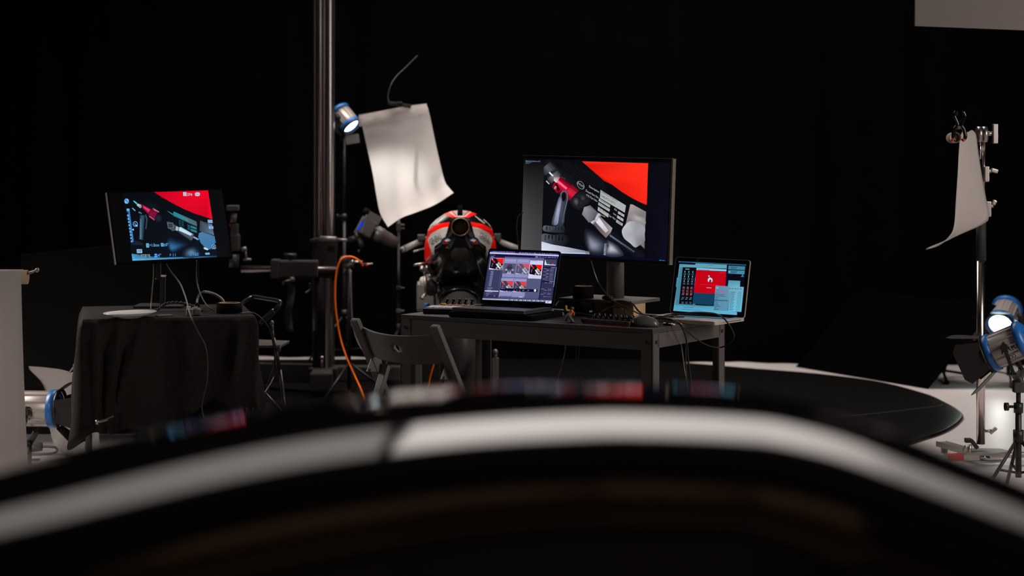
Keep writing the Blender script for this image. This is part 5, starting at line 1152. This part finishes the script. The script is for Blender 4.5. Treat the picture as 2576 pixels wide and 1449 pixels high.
# camera overlay
W = (190, 215, 245); Bb = (80, 160, 255); S.L(8)
S.rect(1412, 148, 52, 62, W, (1, .02), (.06, 1)); S.L(9).text('2', 1424, 198, 40, (90, 60, 110), (1, .02), bold=True); S.text('374', 1474, 210, 46, W, (1, .02), wid=86)
S.poly([(1606, 165), (1625, 155), (1672, 156), (1685, 172), (1682, 205), (1660, 216), (1622, 214), (1606, 200)], W); S.L(10).text('RAW', 1617, 200, 26, (60, 50, 100), (1, .02), wid=56, bold=True)
S.L(9); S.disc(468, 288, 38, (120, 190, 245), 44); S.L(10).disc(460, 275, 14, (40, 90, 150)); S.disc(482, 300, 10, (40, 90, 150))
S.L(9).rect(466, 416, 48, 42, (110, 180, 240), (1, -.02), (.12, 1))
for k in range(34):
    y = 470 + k * 15; x = 488 + (y - 470) * .13; S.rect(x - (10 if k % 3 == 0 else 0), y, 34 + (10 if k % 3 == 0 else 0), 6, (90, 170, 245), (1, -.02))
S.band((505, 430), (572, 985), 6, 6, (60, 130, 220)); S.poly([(548, 770), (588, 758), (586, 792)], (150, 210, 255))
for k in range(9): S.rect(476 + k * 7.5, 520 + k * 55, 22, 30, (110, 185, 250), (1, -.02), (.12, 1))
S.ring(612, 678, 40, 46, 9, (130, 190, 245)); S.text('S', 596, 700, 40, (130, 190, 245), bold=True); S.rect(618, 690, 34, 32, (130, 190, 245))
S.rect(1812, 614, 76, 52, (150, 195, 240), (1, .02), (.1, 1)); S.L(10).text('STD', 1818, 662, 36, (30, 60, 110), (1, .02), wid=66, bold=True); S.L(9).text('DR', 1826, 712, 26, (150, 195, 240), (1, .02), wid=64, bold=True); S.rect(1828, 720, 74, 44, (150, 195, 240), (1, .02), (.1, 1)); S.L(10).text('100', 1834, 758, 34, (40, 70, 120), (1, .02), wid=62, bold=True)
S.L(9); S.rect(792, 1008, 46, 70, (120, 190, 240), (1, 0), (.08, 1)); S.L(10).text('S', 800, 1066, 50, (20, 40, 80), bold=True); S.L(9).text('+1.0mm', 848, 1064, 56, (110, 180, 250), (1, -.01), wid=166, bold=True); S.rect(1040, 1004, 44, 56, (120, 190, 240), (1, 0), (.08, 1)); S.L(10).text('R', 1048, 1054, 44, (20, 40, 80), bold=True); S.L(9).text('±0°', 1088, 1054, 52, (110, 180, 250), wid=80, bold=True)
S.rect(634, 1108, 90, 66, (150, 200, 240), (1, 0), (.06, 1)); S.L(10).text('MF', 646, 1164, 46, (20, 50, 90), wid=70, bold=True)
S.L(9).rect(704, 1196, 152, 54, (110, 140, 160), (1, -.02), (.06, 1)); S.L(10).text('M', 722, 1246, 44, (24, 40, 60), wid=46, bold=True); S.poly([(786, 1202), (846, 1200), (826, 1222), (850, 1246), (790, 1248), (806, 1224)], (60, 80, 100))
S.L(9); S.disc(956, 1200, 26, Bb, 16); S.rect(930, 1222, 54, 24, Bb); S.text('4"', 986, 1240, 56, Bb, (1, -.02), wid=58, bold=True); S.text('F', 1184, 1228, 44, Bb, (1, -.02), bold=True); S.text('11', 1228, 1230, 54, Bb, (1, -.02), wid=56, bold=True)
S.text('ISO', 1516, 1222, 24, Bb, (1, -.02), wid=44, bold=True); S.text('160', 1566, 1220, 56, Bb, (1, -.02), wid=96, bold=True); S.poly([(1770, 1172), (1786, 1164), (1842, 1164), (1846, 1196), (1788, 1200), (1772, 1190)], (110, 180, 230))
S.poly([(1745, 1075), (1780, 1078), (1810, 1095), (1826, 1108), (1812, 1124), (1780, 1114), (1750, 1100)], (190, 220, 240)); S.ring(1912, 1062, 34, 36, 5, (150, 200, 240)); S.poly([(1900, 1068), (1925, 1040), (1918, 1075)], (190, 220, 245)); S.text('BOOST', 1880, 1104, 28, (150, 200, 240), (1, .01), wid=70, bold=True)
S.build('screen', lm)
b = B(DGREY); o = LM @ Vector((-.035, -.05, -.045)); q0 = P(404, 768, 8.72); b.bar(P(399, 650, 8.62), P(399, 700, 8.66), .022, .02, up=(1, 0, 0), bev=.003); b.bar(P(410, 694, 8.66), P(409, 770, 8.70), .020, .022, up=(1, 0, 0), bev=.003); b.bar(o, P(399, 655, 8.62), .03, .02, bev=.003); b.build('stand_arm', lm)
b = B(BLKMET); bb = P(409, 772, 8.70); b.box((bb.x, bb.y - .05, LTZ + .009), (.22, .16, .012), bev=.004); b.build('foot_plate', lm)
cable('cable', [P(418, 664, 8.5), P(430, 684, 8.42), P(452, 712, 8.3), P(466, 745, 8.2), P(480, 795, 8.06), P(498, 835, 8.03), P(516, 870, 8.02), P(522, 910, 8.02), P(520, 960, 8.01), P(508, 1020, 8.0), P(515, 1060, 8.0)], .0034, CABG, 'grey cable from the smaller monitor running down the front of the black cloth')
cable('cable', [P(494, 655, 8.55), P(494, 690, 8.52), P(498, 720, 8.48), P(508, 748, 8.40), P(522, 770, 8.33), onz(540, 783, LTZ + .012)], .0028, CABG, 'thin cable dropping from the smaller monitor to beside the tape roll')
cable('cable', [P(386, 650, 8.6), P(386, 690, 8.62), P(383, 730, 8.62), P(380, 765, 8.6), onz(379, 778, LTZ + .012)], .0022, CABY, 'thin yellowish cable left of the stand under the smaller monitor')
cable('cable', [onz(606, 788, LTZ + .010), onz(630, 786, LTZ + .010), P(648, 793, 8.28), P(664, 808, 8.3), P(678, 830, 8.4), P(688, 870, 8.5), P(692, 920, 8.55), P(688, 950, 8.55), P(668, 985, 8.4), P(650, 1010, 8.35), P(640, 1030, 8.35), P(630, 1190, 8.6)], .0032, CABG, 'grey cable leaving the draped table at right and looping down past the metal chair')
# metal folding chair behind
MC = 9.3
t = thing('metal_chair', P(690, 900, 9.4) * Vector((1, 1, 0)) if False else Vector((P(690, 900, MC).x, MC + .2, MZ)), 'tubular metal folding chair behind the right end of the black-draped table', 'chair')
TUBM = mat('chair_tube', (.10, .095, .09), .3, metal=.6)
b = B(TUBM); b.tube([P(655, 812, 9.2), P(676, 795, 9.18), P(696, 777, 9.15), P(704, 764, 9.15), P(700, 757, 9.18), P(670, 752, 9.35), P(640, 747, 9.5), P(626, 752, 9.5), P(606, 768, 9.48), P(596, 800, 9.45)], .0105, n=10); b.build('back_frame', t)
b = B(mat('chair_sleeve', (.035, .033, .032), .4)); b.tube([P(662, 806, 9.18), P(680, 791, 9.165), P(690, 782, 9.15)], .0145, n=10); b.build('arm_sleeve', t)
b = B(TUBM); b.cyl(P(683, 812, 9.2), P(690, 870, 9.2), .008, n=10); b.cyl(P(688, 850, 9.2), P(704, 930, 9.2), .009, n=10); b.cyl(P(704, 930, 9.2), Vector((P(728, 1000, 9.2).x, 9.2, MZ + .01)), .009, n=10); b.build('leg', t)
b = B(TUBM); b.cyl(P(700, 880, 9.35), Vector((P(640, 1000, 9.6).x, 9.7, MZ + .01)), .009, n=10); b.build('leg', t)
b = B(TUBM); b.cyl(P(640, 960, 9.2), P(740, 1072, 9.15), .009, n=10); b.build('brace', t)
b = B(mat('chair_seat', (.07, .063, .062), .5)); b.prism([(-.17, -.02), (.045, .0), (.06, .22), (-.16, .3)], .014, Matrix.Translation((P(684, 868, 9.2).x, 9.2, P(690, 868, 9.2).z - .014)), bev=.004); b.build('seat', t)
b = B(GREY); b.cyl(P(704, 866, 9.18), P(704, 884, 9.18), .006, n=10); b.ball(P(684, 812, 9.18), .011); b.build('hinge', t)

# ================================================================== left: paper roll, lamp on the floor, bounce sheet, black board
b = B(CLOTHW if False else PAPER)
D0 = 7.6; tub = P(62, 697, D0); tl = P(-190, 697, D0)
t = thing('paper_roll', (P(-20, 697, D0).x, D0, 0), 'white paper unrolled from a tube, hanging at the far left edge', 'paper')
rr_ = .029
rows = []
for i in range(2):
    xr = (tl.x, P(58, 697, D0).x)[i]; xb = (tl.x, P(82, 1200, D0).x)[i]; row = []
    for k in range(9):
        ph = math.radians(-60 + 150 * k / 8); row.append(Vector((xr, D0 - (rr_ + .001) * math.sin(ph), tub.z + (rr_ + .001) * math.cos(ph))))
    for k in range(1, 13):
        q = k / 12; row.append(Vector((xr + (xb - xr) * q, D0 - rr_ - .02 * math.sin(q * 3), tub.z - .02 - (tub.z - .03) * q)))
    rows.append(row)
rows = [[a.lerp(c, i / 6) for a, c in zip(rows[0], rows[1])] for i in range(7)]
b.grid(rows); lbl(b.build('sheet', t, solid=.0012), 'white hanging sheet')
b = B(KRAFT); b.lathe(Vector((tl.x, D0, tub.z)), (1, 0, 0), [(0, rr_ * .98), (tub.x - tl.x + .012, rr_ * .98), (tub.x - tl.x + .012, rr_ * .82), (0, rr_ * .82)], n=30); lbl(b.build('core', t), 'cardboard tube core')
b = B(STEELR); o = P(72, 686, D0); b.bar(o, P(92, 680, D0), .014, .009, bev=.003); b.bar(P(70, 690, D0), P(84, 684, D0 - .01), .012, .006, bev=.002); b.ball(P(94, 679.5, D0), .009); tag(b.build('spring_clip'), 'small silver clip on the end of the paper tube at far left', 'clip')
LDc = P(92, 1028, 8.6); lamp(LDc, (1, -.10, .0), .082, .17, False, 'unlit blue-ringed lamp low on the floor beside the white paper', [(0, 35, .07, .10), (90, 25, .16, .10), (180, 40, .10, .09), (-90, 20, .10, .10)], yoke=LDc + Vector((-.03, -.02, -.155)), letters=(-1, -.055, .030))
b = B(BLKMET); o = LDc + Vector((-.03, -.02, -.16)); b.cyl((o.x, o.y, .012), (o.x, o.y, o.z + .02), .014, n=12); b.cyl((o.x, o.y, 0), (o.x, o.y, .014), .075, .07, n=24); b.cyl((o.x, o.y, .05), (o.x + .05, o.y, .052), .006, n=8); tag(b.build('floor_stand'), 'short black floor base under the unlit low lamp', 'stand')
b = B(mat('plug_grey', (.10, .095, .10), .5)); o = onz(90, 1140, .0); b.cyl(Vector((o.x - .06, o.y, .03)), Vector((o.x + .03, o.y, .03)), .03, .02, n=14); b.tube([Vector((o.x + .03, o.y, .03)), Vector((o.x + .07, o.y, .03)), Vector((o.x + .10, o.y, .022)), Vector((o.x + .09, o.y - .06, .008)), Vector((o.x - .1, o.y - .1, .008))], .006, n=8); tag(b.build('plug'), 'grey cable plug lying on the floor under the low lamp', 'plug')
b = B(PAPER)
b.grid(coons([P(72, 921, 9.3), P(120, 925, 9.25), P(170, 934, 9.2), P(240, 965, 9.2)], [P(74, 929, 9.3), P(112, 975, 9.22), P(122, 1060, 9.16), P(140, 1125, 9.1), P(180, 1146, 8.98), P(250, 1146, 8.98)], [P(72, 921, 9.3), P(73, 925, 9.3), P(74, 929, 9.3)], [P(240, 965, 9.2), P(245, 1040, 9.15), P(250, 1110, 9.08), P(250, 1146, 8.98)], 24, 24))
tag(b.build('bounce_sheet', solid=.0012), 'curled white sheet standing behind the low lamp at left', 'sheet')
b = B(STEELR); b.bar(P(174, 938, 9.15), P(188, 920, 9.15), .012, .008, bev=.003); b.bar(P(180, 940, 9.15), P(198, 930, 9.15), .012, .008, bev=.003); b.ball(P(188, 919, 9.15), .009); b.ball(P(199, 929, 9.15), .009); tag(b.build('spring_clip'), 'silver clip on the top edge of the curled white sheet', 'clip')
b = B(mat('board_black', (.0045, .0042, .004), .8, spec=.15)); M = frame((P(170, 630, 9.7)).to_3d() * 1.0, (1, .02, 0), (0, 0, 1)); z_t = P(60, 640, 9.7).z
b.prism([(P(54, 640, 9.7).x, 0.002), (P(500, 640, 9.7).x, 0.002), (P(500, 640, 9.7).x, z_t + .09), (P(54, 640, 9.7).x, z_t)], .012, Matrix.Translation((0, 9.7, 0)) @ Matrix.Rotation(math.radians(90), 4, 'X')); tag(b.build('black_board'), 'large black board standing behind the draped table at left', 'board')

# ================================================================== right: grip stand with hanging paper
GD = 8.73; gx = (2467 - CX) / F * GD
def G(px, py, d=0): return P(px, py, GD + d)
t = thing('grip_stand', (gx, GD, 0), 'chrome grip stand with flat turtle base holding a paper sheet at right', 'stand')
b = B(STEEL); b.cyl((gx, GD, .10), (gx, GD, G(0, 652).z), .0195, n=24); b.cyl((gx, GD, .45), (gx, GD, .46), .0205, n=24); b.build('lower_tube', t)
b = B(mat('rubber_sleeve', (.020, .018, .017), .7)); b.cyl((gx + .002, GD, G(0, 655).z), (gx + .002, GD, G(0, 545).z), .0225, n=20); lbl(b.build('sleeve', t), 'black rubber sleeve')
b = B(STEEL); b.cyl(G(2474, 560), G(2475, 352), .0075, n=14); b.cyl(G(2466, 400), G(2466, 352), .005, n=12); b.build('upper_rod', t)
b = B(STEELR); b.cyl(G(2457, 338), G(2468.5, 338), .036, n=22); b.cyl(G(2470, 338), G(2482, 338), .036, n=22); gh = b.build('grip_head', t)
b = B(STEELR); b.cyl(G(2482, 336), G(2496, 336), .010, n=12); b.bar(G(2503, 312), G(2503, 361), .026, .022, up=(1, 0, 0), bev=.003); b.build('handle', gh)
for (px, py, s) in ((2484, 430, 1), (2489, 518, 1)):
    b = B(STEELR); b.box(G(px - 3, py + 8), (.022, .03, .07), bev=.004); b.cyl(G(px, py), G(px + 10, py), .008, n=12); b.bar(G(px + 9, py - 3), G(px + 26, py + 2) if py < 500 else G(px + 15, py - 14), .016, .018, bev=.004); b.ball(G(px + 2, py + 17), .007); b.build('clamp_screw', t)
b = B(STEELR); b.cyl(G(2478, 1084), G(2494, 1084), .007, n=10); b.bar(G(2490, 1090), G(2507, 1076), .016, .016, bev=.004); b.build('lock_handle', t)
b = B(STEELR); b.prism([(-.10, -.05), (.02, -.09), (.13, -.02), (.10, .06), (-.05, .07)], .012, Matrix.Translation((gx + .005, GD, .058))); b.prism([(-.06, -.04), (.02, -.07), (.10, -.02), (.08, .05), (-.04, .05)], .008, Matrix.Translation((gx + .01, GD, .022))); b.build('base_plate', t)
b = B(STEELR); b.bar((gx - .02, GD - .02, .046), (gx - .22, GD - .06, .046), .05, .020, bev=.003); lg = b.build('base_leg', t)
b = B(REDP); b.bar((gx - .10, GD - .037, .046), (gx - .17, GD - .051, .046), .0515, .0215, bev=.003); lbl(b.build('tape_band', lg), 'red band')
b = B(STEELR); b.bar((gx + .03, GD, .046), (gx + .36, GD + .06, .046), .05, .020, bev=.003); b.build('base_leg', t)
b = B(STEELR); b.bar((gx, GD + .03, .046), (gx - .10, GD + .36, .046), .05, .020, bev=.003); b.build('base_leg', t)
for dx, dy in ((-.20, -.055), (.33, .055), (-.09, .34)): b = B(DGREY); b.cyl((gx + dx - .012, GD + dy, .02), (gx + dx + .012, GD + dy, .02), .02, n=16); b.build('caster', t)
b = B(BLKMET); b.bar((gx - .075, GD - .01, .118), (gx - .045, GD - .01, .118), .03, .020, bev=.003); b.bar((gx - .048, GD - .01, .120), (gx - .018, GD - .01, .082), .03, .018, bev=.003); b.build('release_lever', t)
b = B(STEELR); b.cyl((gx - .062, GD - .05, .06), (gx - .062, GD - .05, .105), .010, n=12); b.bar((gx - .09, GD - .05, .072), (gx - .078, GD - .05, .10), .02, .012, bev=.003); b.build('spigot', t)
# paper hung over a tube
pt = thing('paper_sheet', G(2440, 628), 'white paper sheet curling to a point, hung beside the chrome grip stand', 'paper')
lf = [G(2420, 333, -.335), G(2415, 345, -.335), G(2414, 356, -.32), G(2411, 400, -.30), G(2410, 425, -.30), G(2405, 500, -.30), G(2400, 568, -.30), G(2388, 594, -.29), G(2362, 616, -.27), G(2329, 627, -.25)]
rt = [G(2449, 328.5, -.05), G(2455, 336, -.05), G(2461, 380, -.05), G(2470, 440, -.05), G(2480, 495, -.05), G(2488, 540, -.05), G(2478, 560, -.06), G(2420, 588, -.14), G(2331, 626, -.245)]
A_, B_ = resample(lf, 40), resample(rt, 40); b = B(PAPER); b.grid([[a.lerp(c, i / 11) + Vector((0, 0, .003 * math.sin(i * .9 + j * .1))) for i in range(12)] for j, (a, c) in enumerate(zip(A_, B_))]); b.build('sheet', pt, solid=.0014)
b = B(KRAFT); b.lathe(G(2404, 346, -.33), (.16, 1, -.0), [(0, .0245), (.26, .0245), (.26, .019), (0, .019), (0, .0245)], n=28); lbl(b.build('core', pt), 'tan tube core')
t = thing('spring_clamp', G(2415, 345, -.33), 'black spring clamp upright on the tube at the top of the hung paper', 'clamp')
for s in (-1, 1): b = B(BLKG); b.tube([G(2414 + s * 8, 281, -.36), G(2414 + s * 13, 292, -.36), G(2414 + s * 5, 314, -.36), G(2413 + s * 12, 326, -.36), G(2413 + s * 15, 345, -.36), G(2411 + s * 9, 354, -.36)], lambda q: .010 - .002 * q, n=10); b.build('jaw', t)
b = B(STEELR); b.cyl(G(2413, 321, -.375), G(2413, 321, -.345), .008, n=10); b.build('pivot', t)
for s in (-1, 1): b = B(REDP); b.ball(G(2410 + s * 14, 352, -.365), .007); b.build('tip', t)

# lamps at right
LBc = P(2520, 810, 11.7); LBd = Vector((-.40, -.72, -.46)).normalized(); LBc = LBc - LBd * .06
lamp(LBc, LBd, .088, .16, True, 'brightly lit lamp at right behind the chrome grip stand', [(0, 38, .11, .14), (90, 30, .12, .13), (-90, 30, .12, .13)], yoke=LBc + Vector((.04, .05, -.17)), lens_r=.80)
spot('lamp_beam_floor', LBc + LBd * .13, LBc + LBd + Vector((.08, 0, -.15)), 2.4, 75, .9, col=(1, .95, .90))
stand('lamp_stand', LBc.x + .04, LBc.y + .05, LBc.z - .16, .012, 'low stand under the lit lamp behind the chrome grip stand', .15, .22, legs=(260, 20, 140))
LCc = P(2532, 872, 7.9); LCd = Vector((-.78, .38, -.40)).normalized()
lamp(LCc, LCd, .075, .135, False, 'unlit blue and silver lamp with black barn doors at the right picture edge', [(0, 24, .13, .12), (90, 22, .13, .12), (180, 24, .13, .12), (-90, 10, .11, .12)], yoke=P(2562, 958, 7.9), letters=(1, .015, .036))
stx = P(2562, 960, 7.9); stand('lamp_stand', stx.x, 7.9, stx.z, .013, 'black tripod stand carrying the unlit lamp at the right picture edge', .155 + .10, .20, legs=(205, 335, 90))
b = B(DGREY); b.cyl(stx + Vector((0, 0, -.04)), stx + Vector((0, 0, .02)), .02, n=14); b.box(stx + Vector((0, 0, -.02)), (.045, .04, .05), bev=.006); tag(b.build('stand_adapter'), 'grey spigot joint between the unlit right lamp and its tripod', 'joint')
# black board leaning on a stand
BB = mat('flag_black', (.0010, .0009, .0009), .9, spec=.02)
A1, A2, A3 = onz(2002, 922, .004), onz(2330, 977, .004), P(2503, 766, 11.52); A4 = A1 + (A3 - A2)
nrm = (A2 - A1).cross(A4 - A1).normalized(); b = B(BB)
v1 = [b.v(p) for p in (A1, A2, A3, A4)]; v2 = [b.v(p + nrm * .015 * (1 if nrm.y > 0 else -1)) for p in (A1, A2, A3, A4)]
b.f(v1, False); b.f(v2[::-1], False)
for i in range(4): b.f([v1[i], v1[(i + 1) % 4], v2[(i + 1) % 4], v2[i]], False)
tag(b.build('black_board'), 'large black board leaning askew on the pale floor at right', 'board')
t = thing('board_stand', (P(2400, 945, 12.0).x, 12.1, 0), 'low black stand with feet showing behind the leaning black board', 'stand')
o = P(2372, 900, 12.1); b = B(BLKM); b.cyl((o.x, 12.1, .03), (o.x + .12, 12.15, .42), .014, n=12); b.build('post', t)
for e in (onz(2438, 942, .014), onz(2382, 962, .014)): b = B(BLKM); b.cyl((o.x, 12.1, .05), e, .009, n=10); b.ball(e, .018); b.build('leg', t)
# white foam board in the top right corner, dim light put into its grey-brown colour
b = B(mat('dimmed_foam_board', (.17, .147, .138), .8, spec=.2)); b.prism([(P(2300, 0, 8.6).x, P(0, 66, 8.6).z), (P(2660, 0, 8.6).x, P(0, 80, 8.6).z), (P(2660, 0, 8.6).x, P(0, -420, 8.6).z), (P(2302, 0, 8.6).x, P(0, -420, 8.6).z)], .02, Matrix.Translation((0, 8.6, 0)) @ Matrix.Rotation(math.radians(90), 4, 'X')); tag(b.build('foam_board'), 'white foam board hanging into the top right corner, coloured darker as if dimly lit', 'board')

# ================================================================== glossy black rim in the foreground
RIMM = mat('glossy_black_lacquer', (.0025, .002, .002), .07, spec=.5, coat=.4)
crest = [(-420, 1290), (-200, 1222), (0, 1170), (200, 1122), (400, 1077), (600, 1036), (800, 1003), (1000, 981), (1200, 970), (1400, 966), (1600, 968), (1800, 977), (1930, 992), (2070, 1022), (2220, 1078), (2400, 1148), (2576, 1220), (2760, 1300), (2960, 1392)]
RD = 2.25
pl = [P(x, y, RD) for x, y in crest]; pl = smooth_path(pl, 6)
for _ in range(8): pl = [pl[0]] + [(pl[i - 1] + 2 * pl[i] + pl[i + 1]) / 4 for i in range(1, len(pl) - 1)] + [pl[-1]]
cen = Vector((.1, 2.1, 0))
def rim_profile(extra, wide):
    seg = [(.02, -7, -5), (.19, -5, -1.8), (.03, -1.8, 6), (.022 + extra, 6, 36), (.056 + wide, 36, 57), (.020, 57, 68), (.038, 68, 88), (.03, 88, 94)]     # (arc length, slope at start, slope at end) going inwards from the crest
    pr = [(-.16, -.42), (-.158, -.16), (-.14, -.07), (-.10, -.026), (-.05, -.007)]; q_, z_ = 0.0, 0.0; pr.append((q_, z_))
    for L_, a0, a1 in seg:
        for k in range(8):
            a = math.radians(a0 + (a1 - a0) * (k + .5) / 8); q_ += L_ / 8 * math.cos(a); z_ -= L_ / 8 * math.sin(a); pr.append((q_, z_))
    return pr + [(q_ - .004, z_ - .10), (q_ - .004, z_ - .30)]
def ramp(x, tab):
    for (x0, y0), (x1, y1) in zip(tab, tab[1:]):
        if x <= x1: return y0 + (y1 - y0) * max(0, (x - x0) / (x1 - x0))
    return tab[-1][1]
profs = []
for p in pl:
    px = CX + p.x * F / p.y
    profs.append(rim_profile(ramp(px, [(-400, 50), (320, 48), (650, 36), (1000, 25), (1250, 12), (1500, 1), (1850, 0), (2100, 16), (2600, 16)]) / 1050, ramp(px, [(-400, .014), (500, .010), (1200, 0), (2600, 0)])))
rim = thing('glossy_rim', (cen.x, cen.y, 0), 'glossy black rounded hood-like rim arching out of focus across the foreground', 'rim')
up_ = []
for i in range(len(pl)):
    tg = pl[min(i + 1, len(pl) - 1)] - pl[max(i - 1, 0)]; up_.append(Vector((-tg.z, 0, tg.x)).normalized())
b = B(RIMM); b.grid([[pl[i] + Vector((0, -q, 0)) + up_[i] * z for q, z in profs[i]] for i in range(len(pl))]); b.build('shell', rim)
b = B(BLKM)
lo = [pl[i] + Vector((0, -profs[i][0][0], 0)) + up_[i] * (profs[i][0][1] + .02) for i in range(len(pl))]; hi = [pl[i] + Vector((0, -profs[i][-1][0], 0)) + up_[i] * (profs[i][-1][1] + .02) for i in range(len(pl))]
b.grid([[Vector((a.x, a.y, 0)), a, c, Vector((c.x, c.y, 0))] for a, c in zip(lo, hi)]); b.build('skirt', rim)
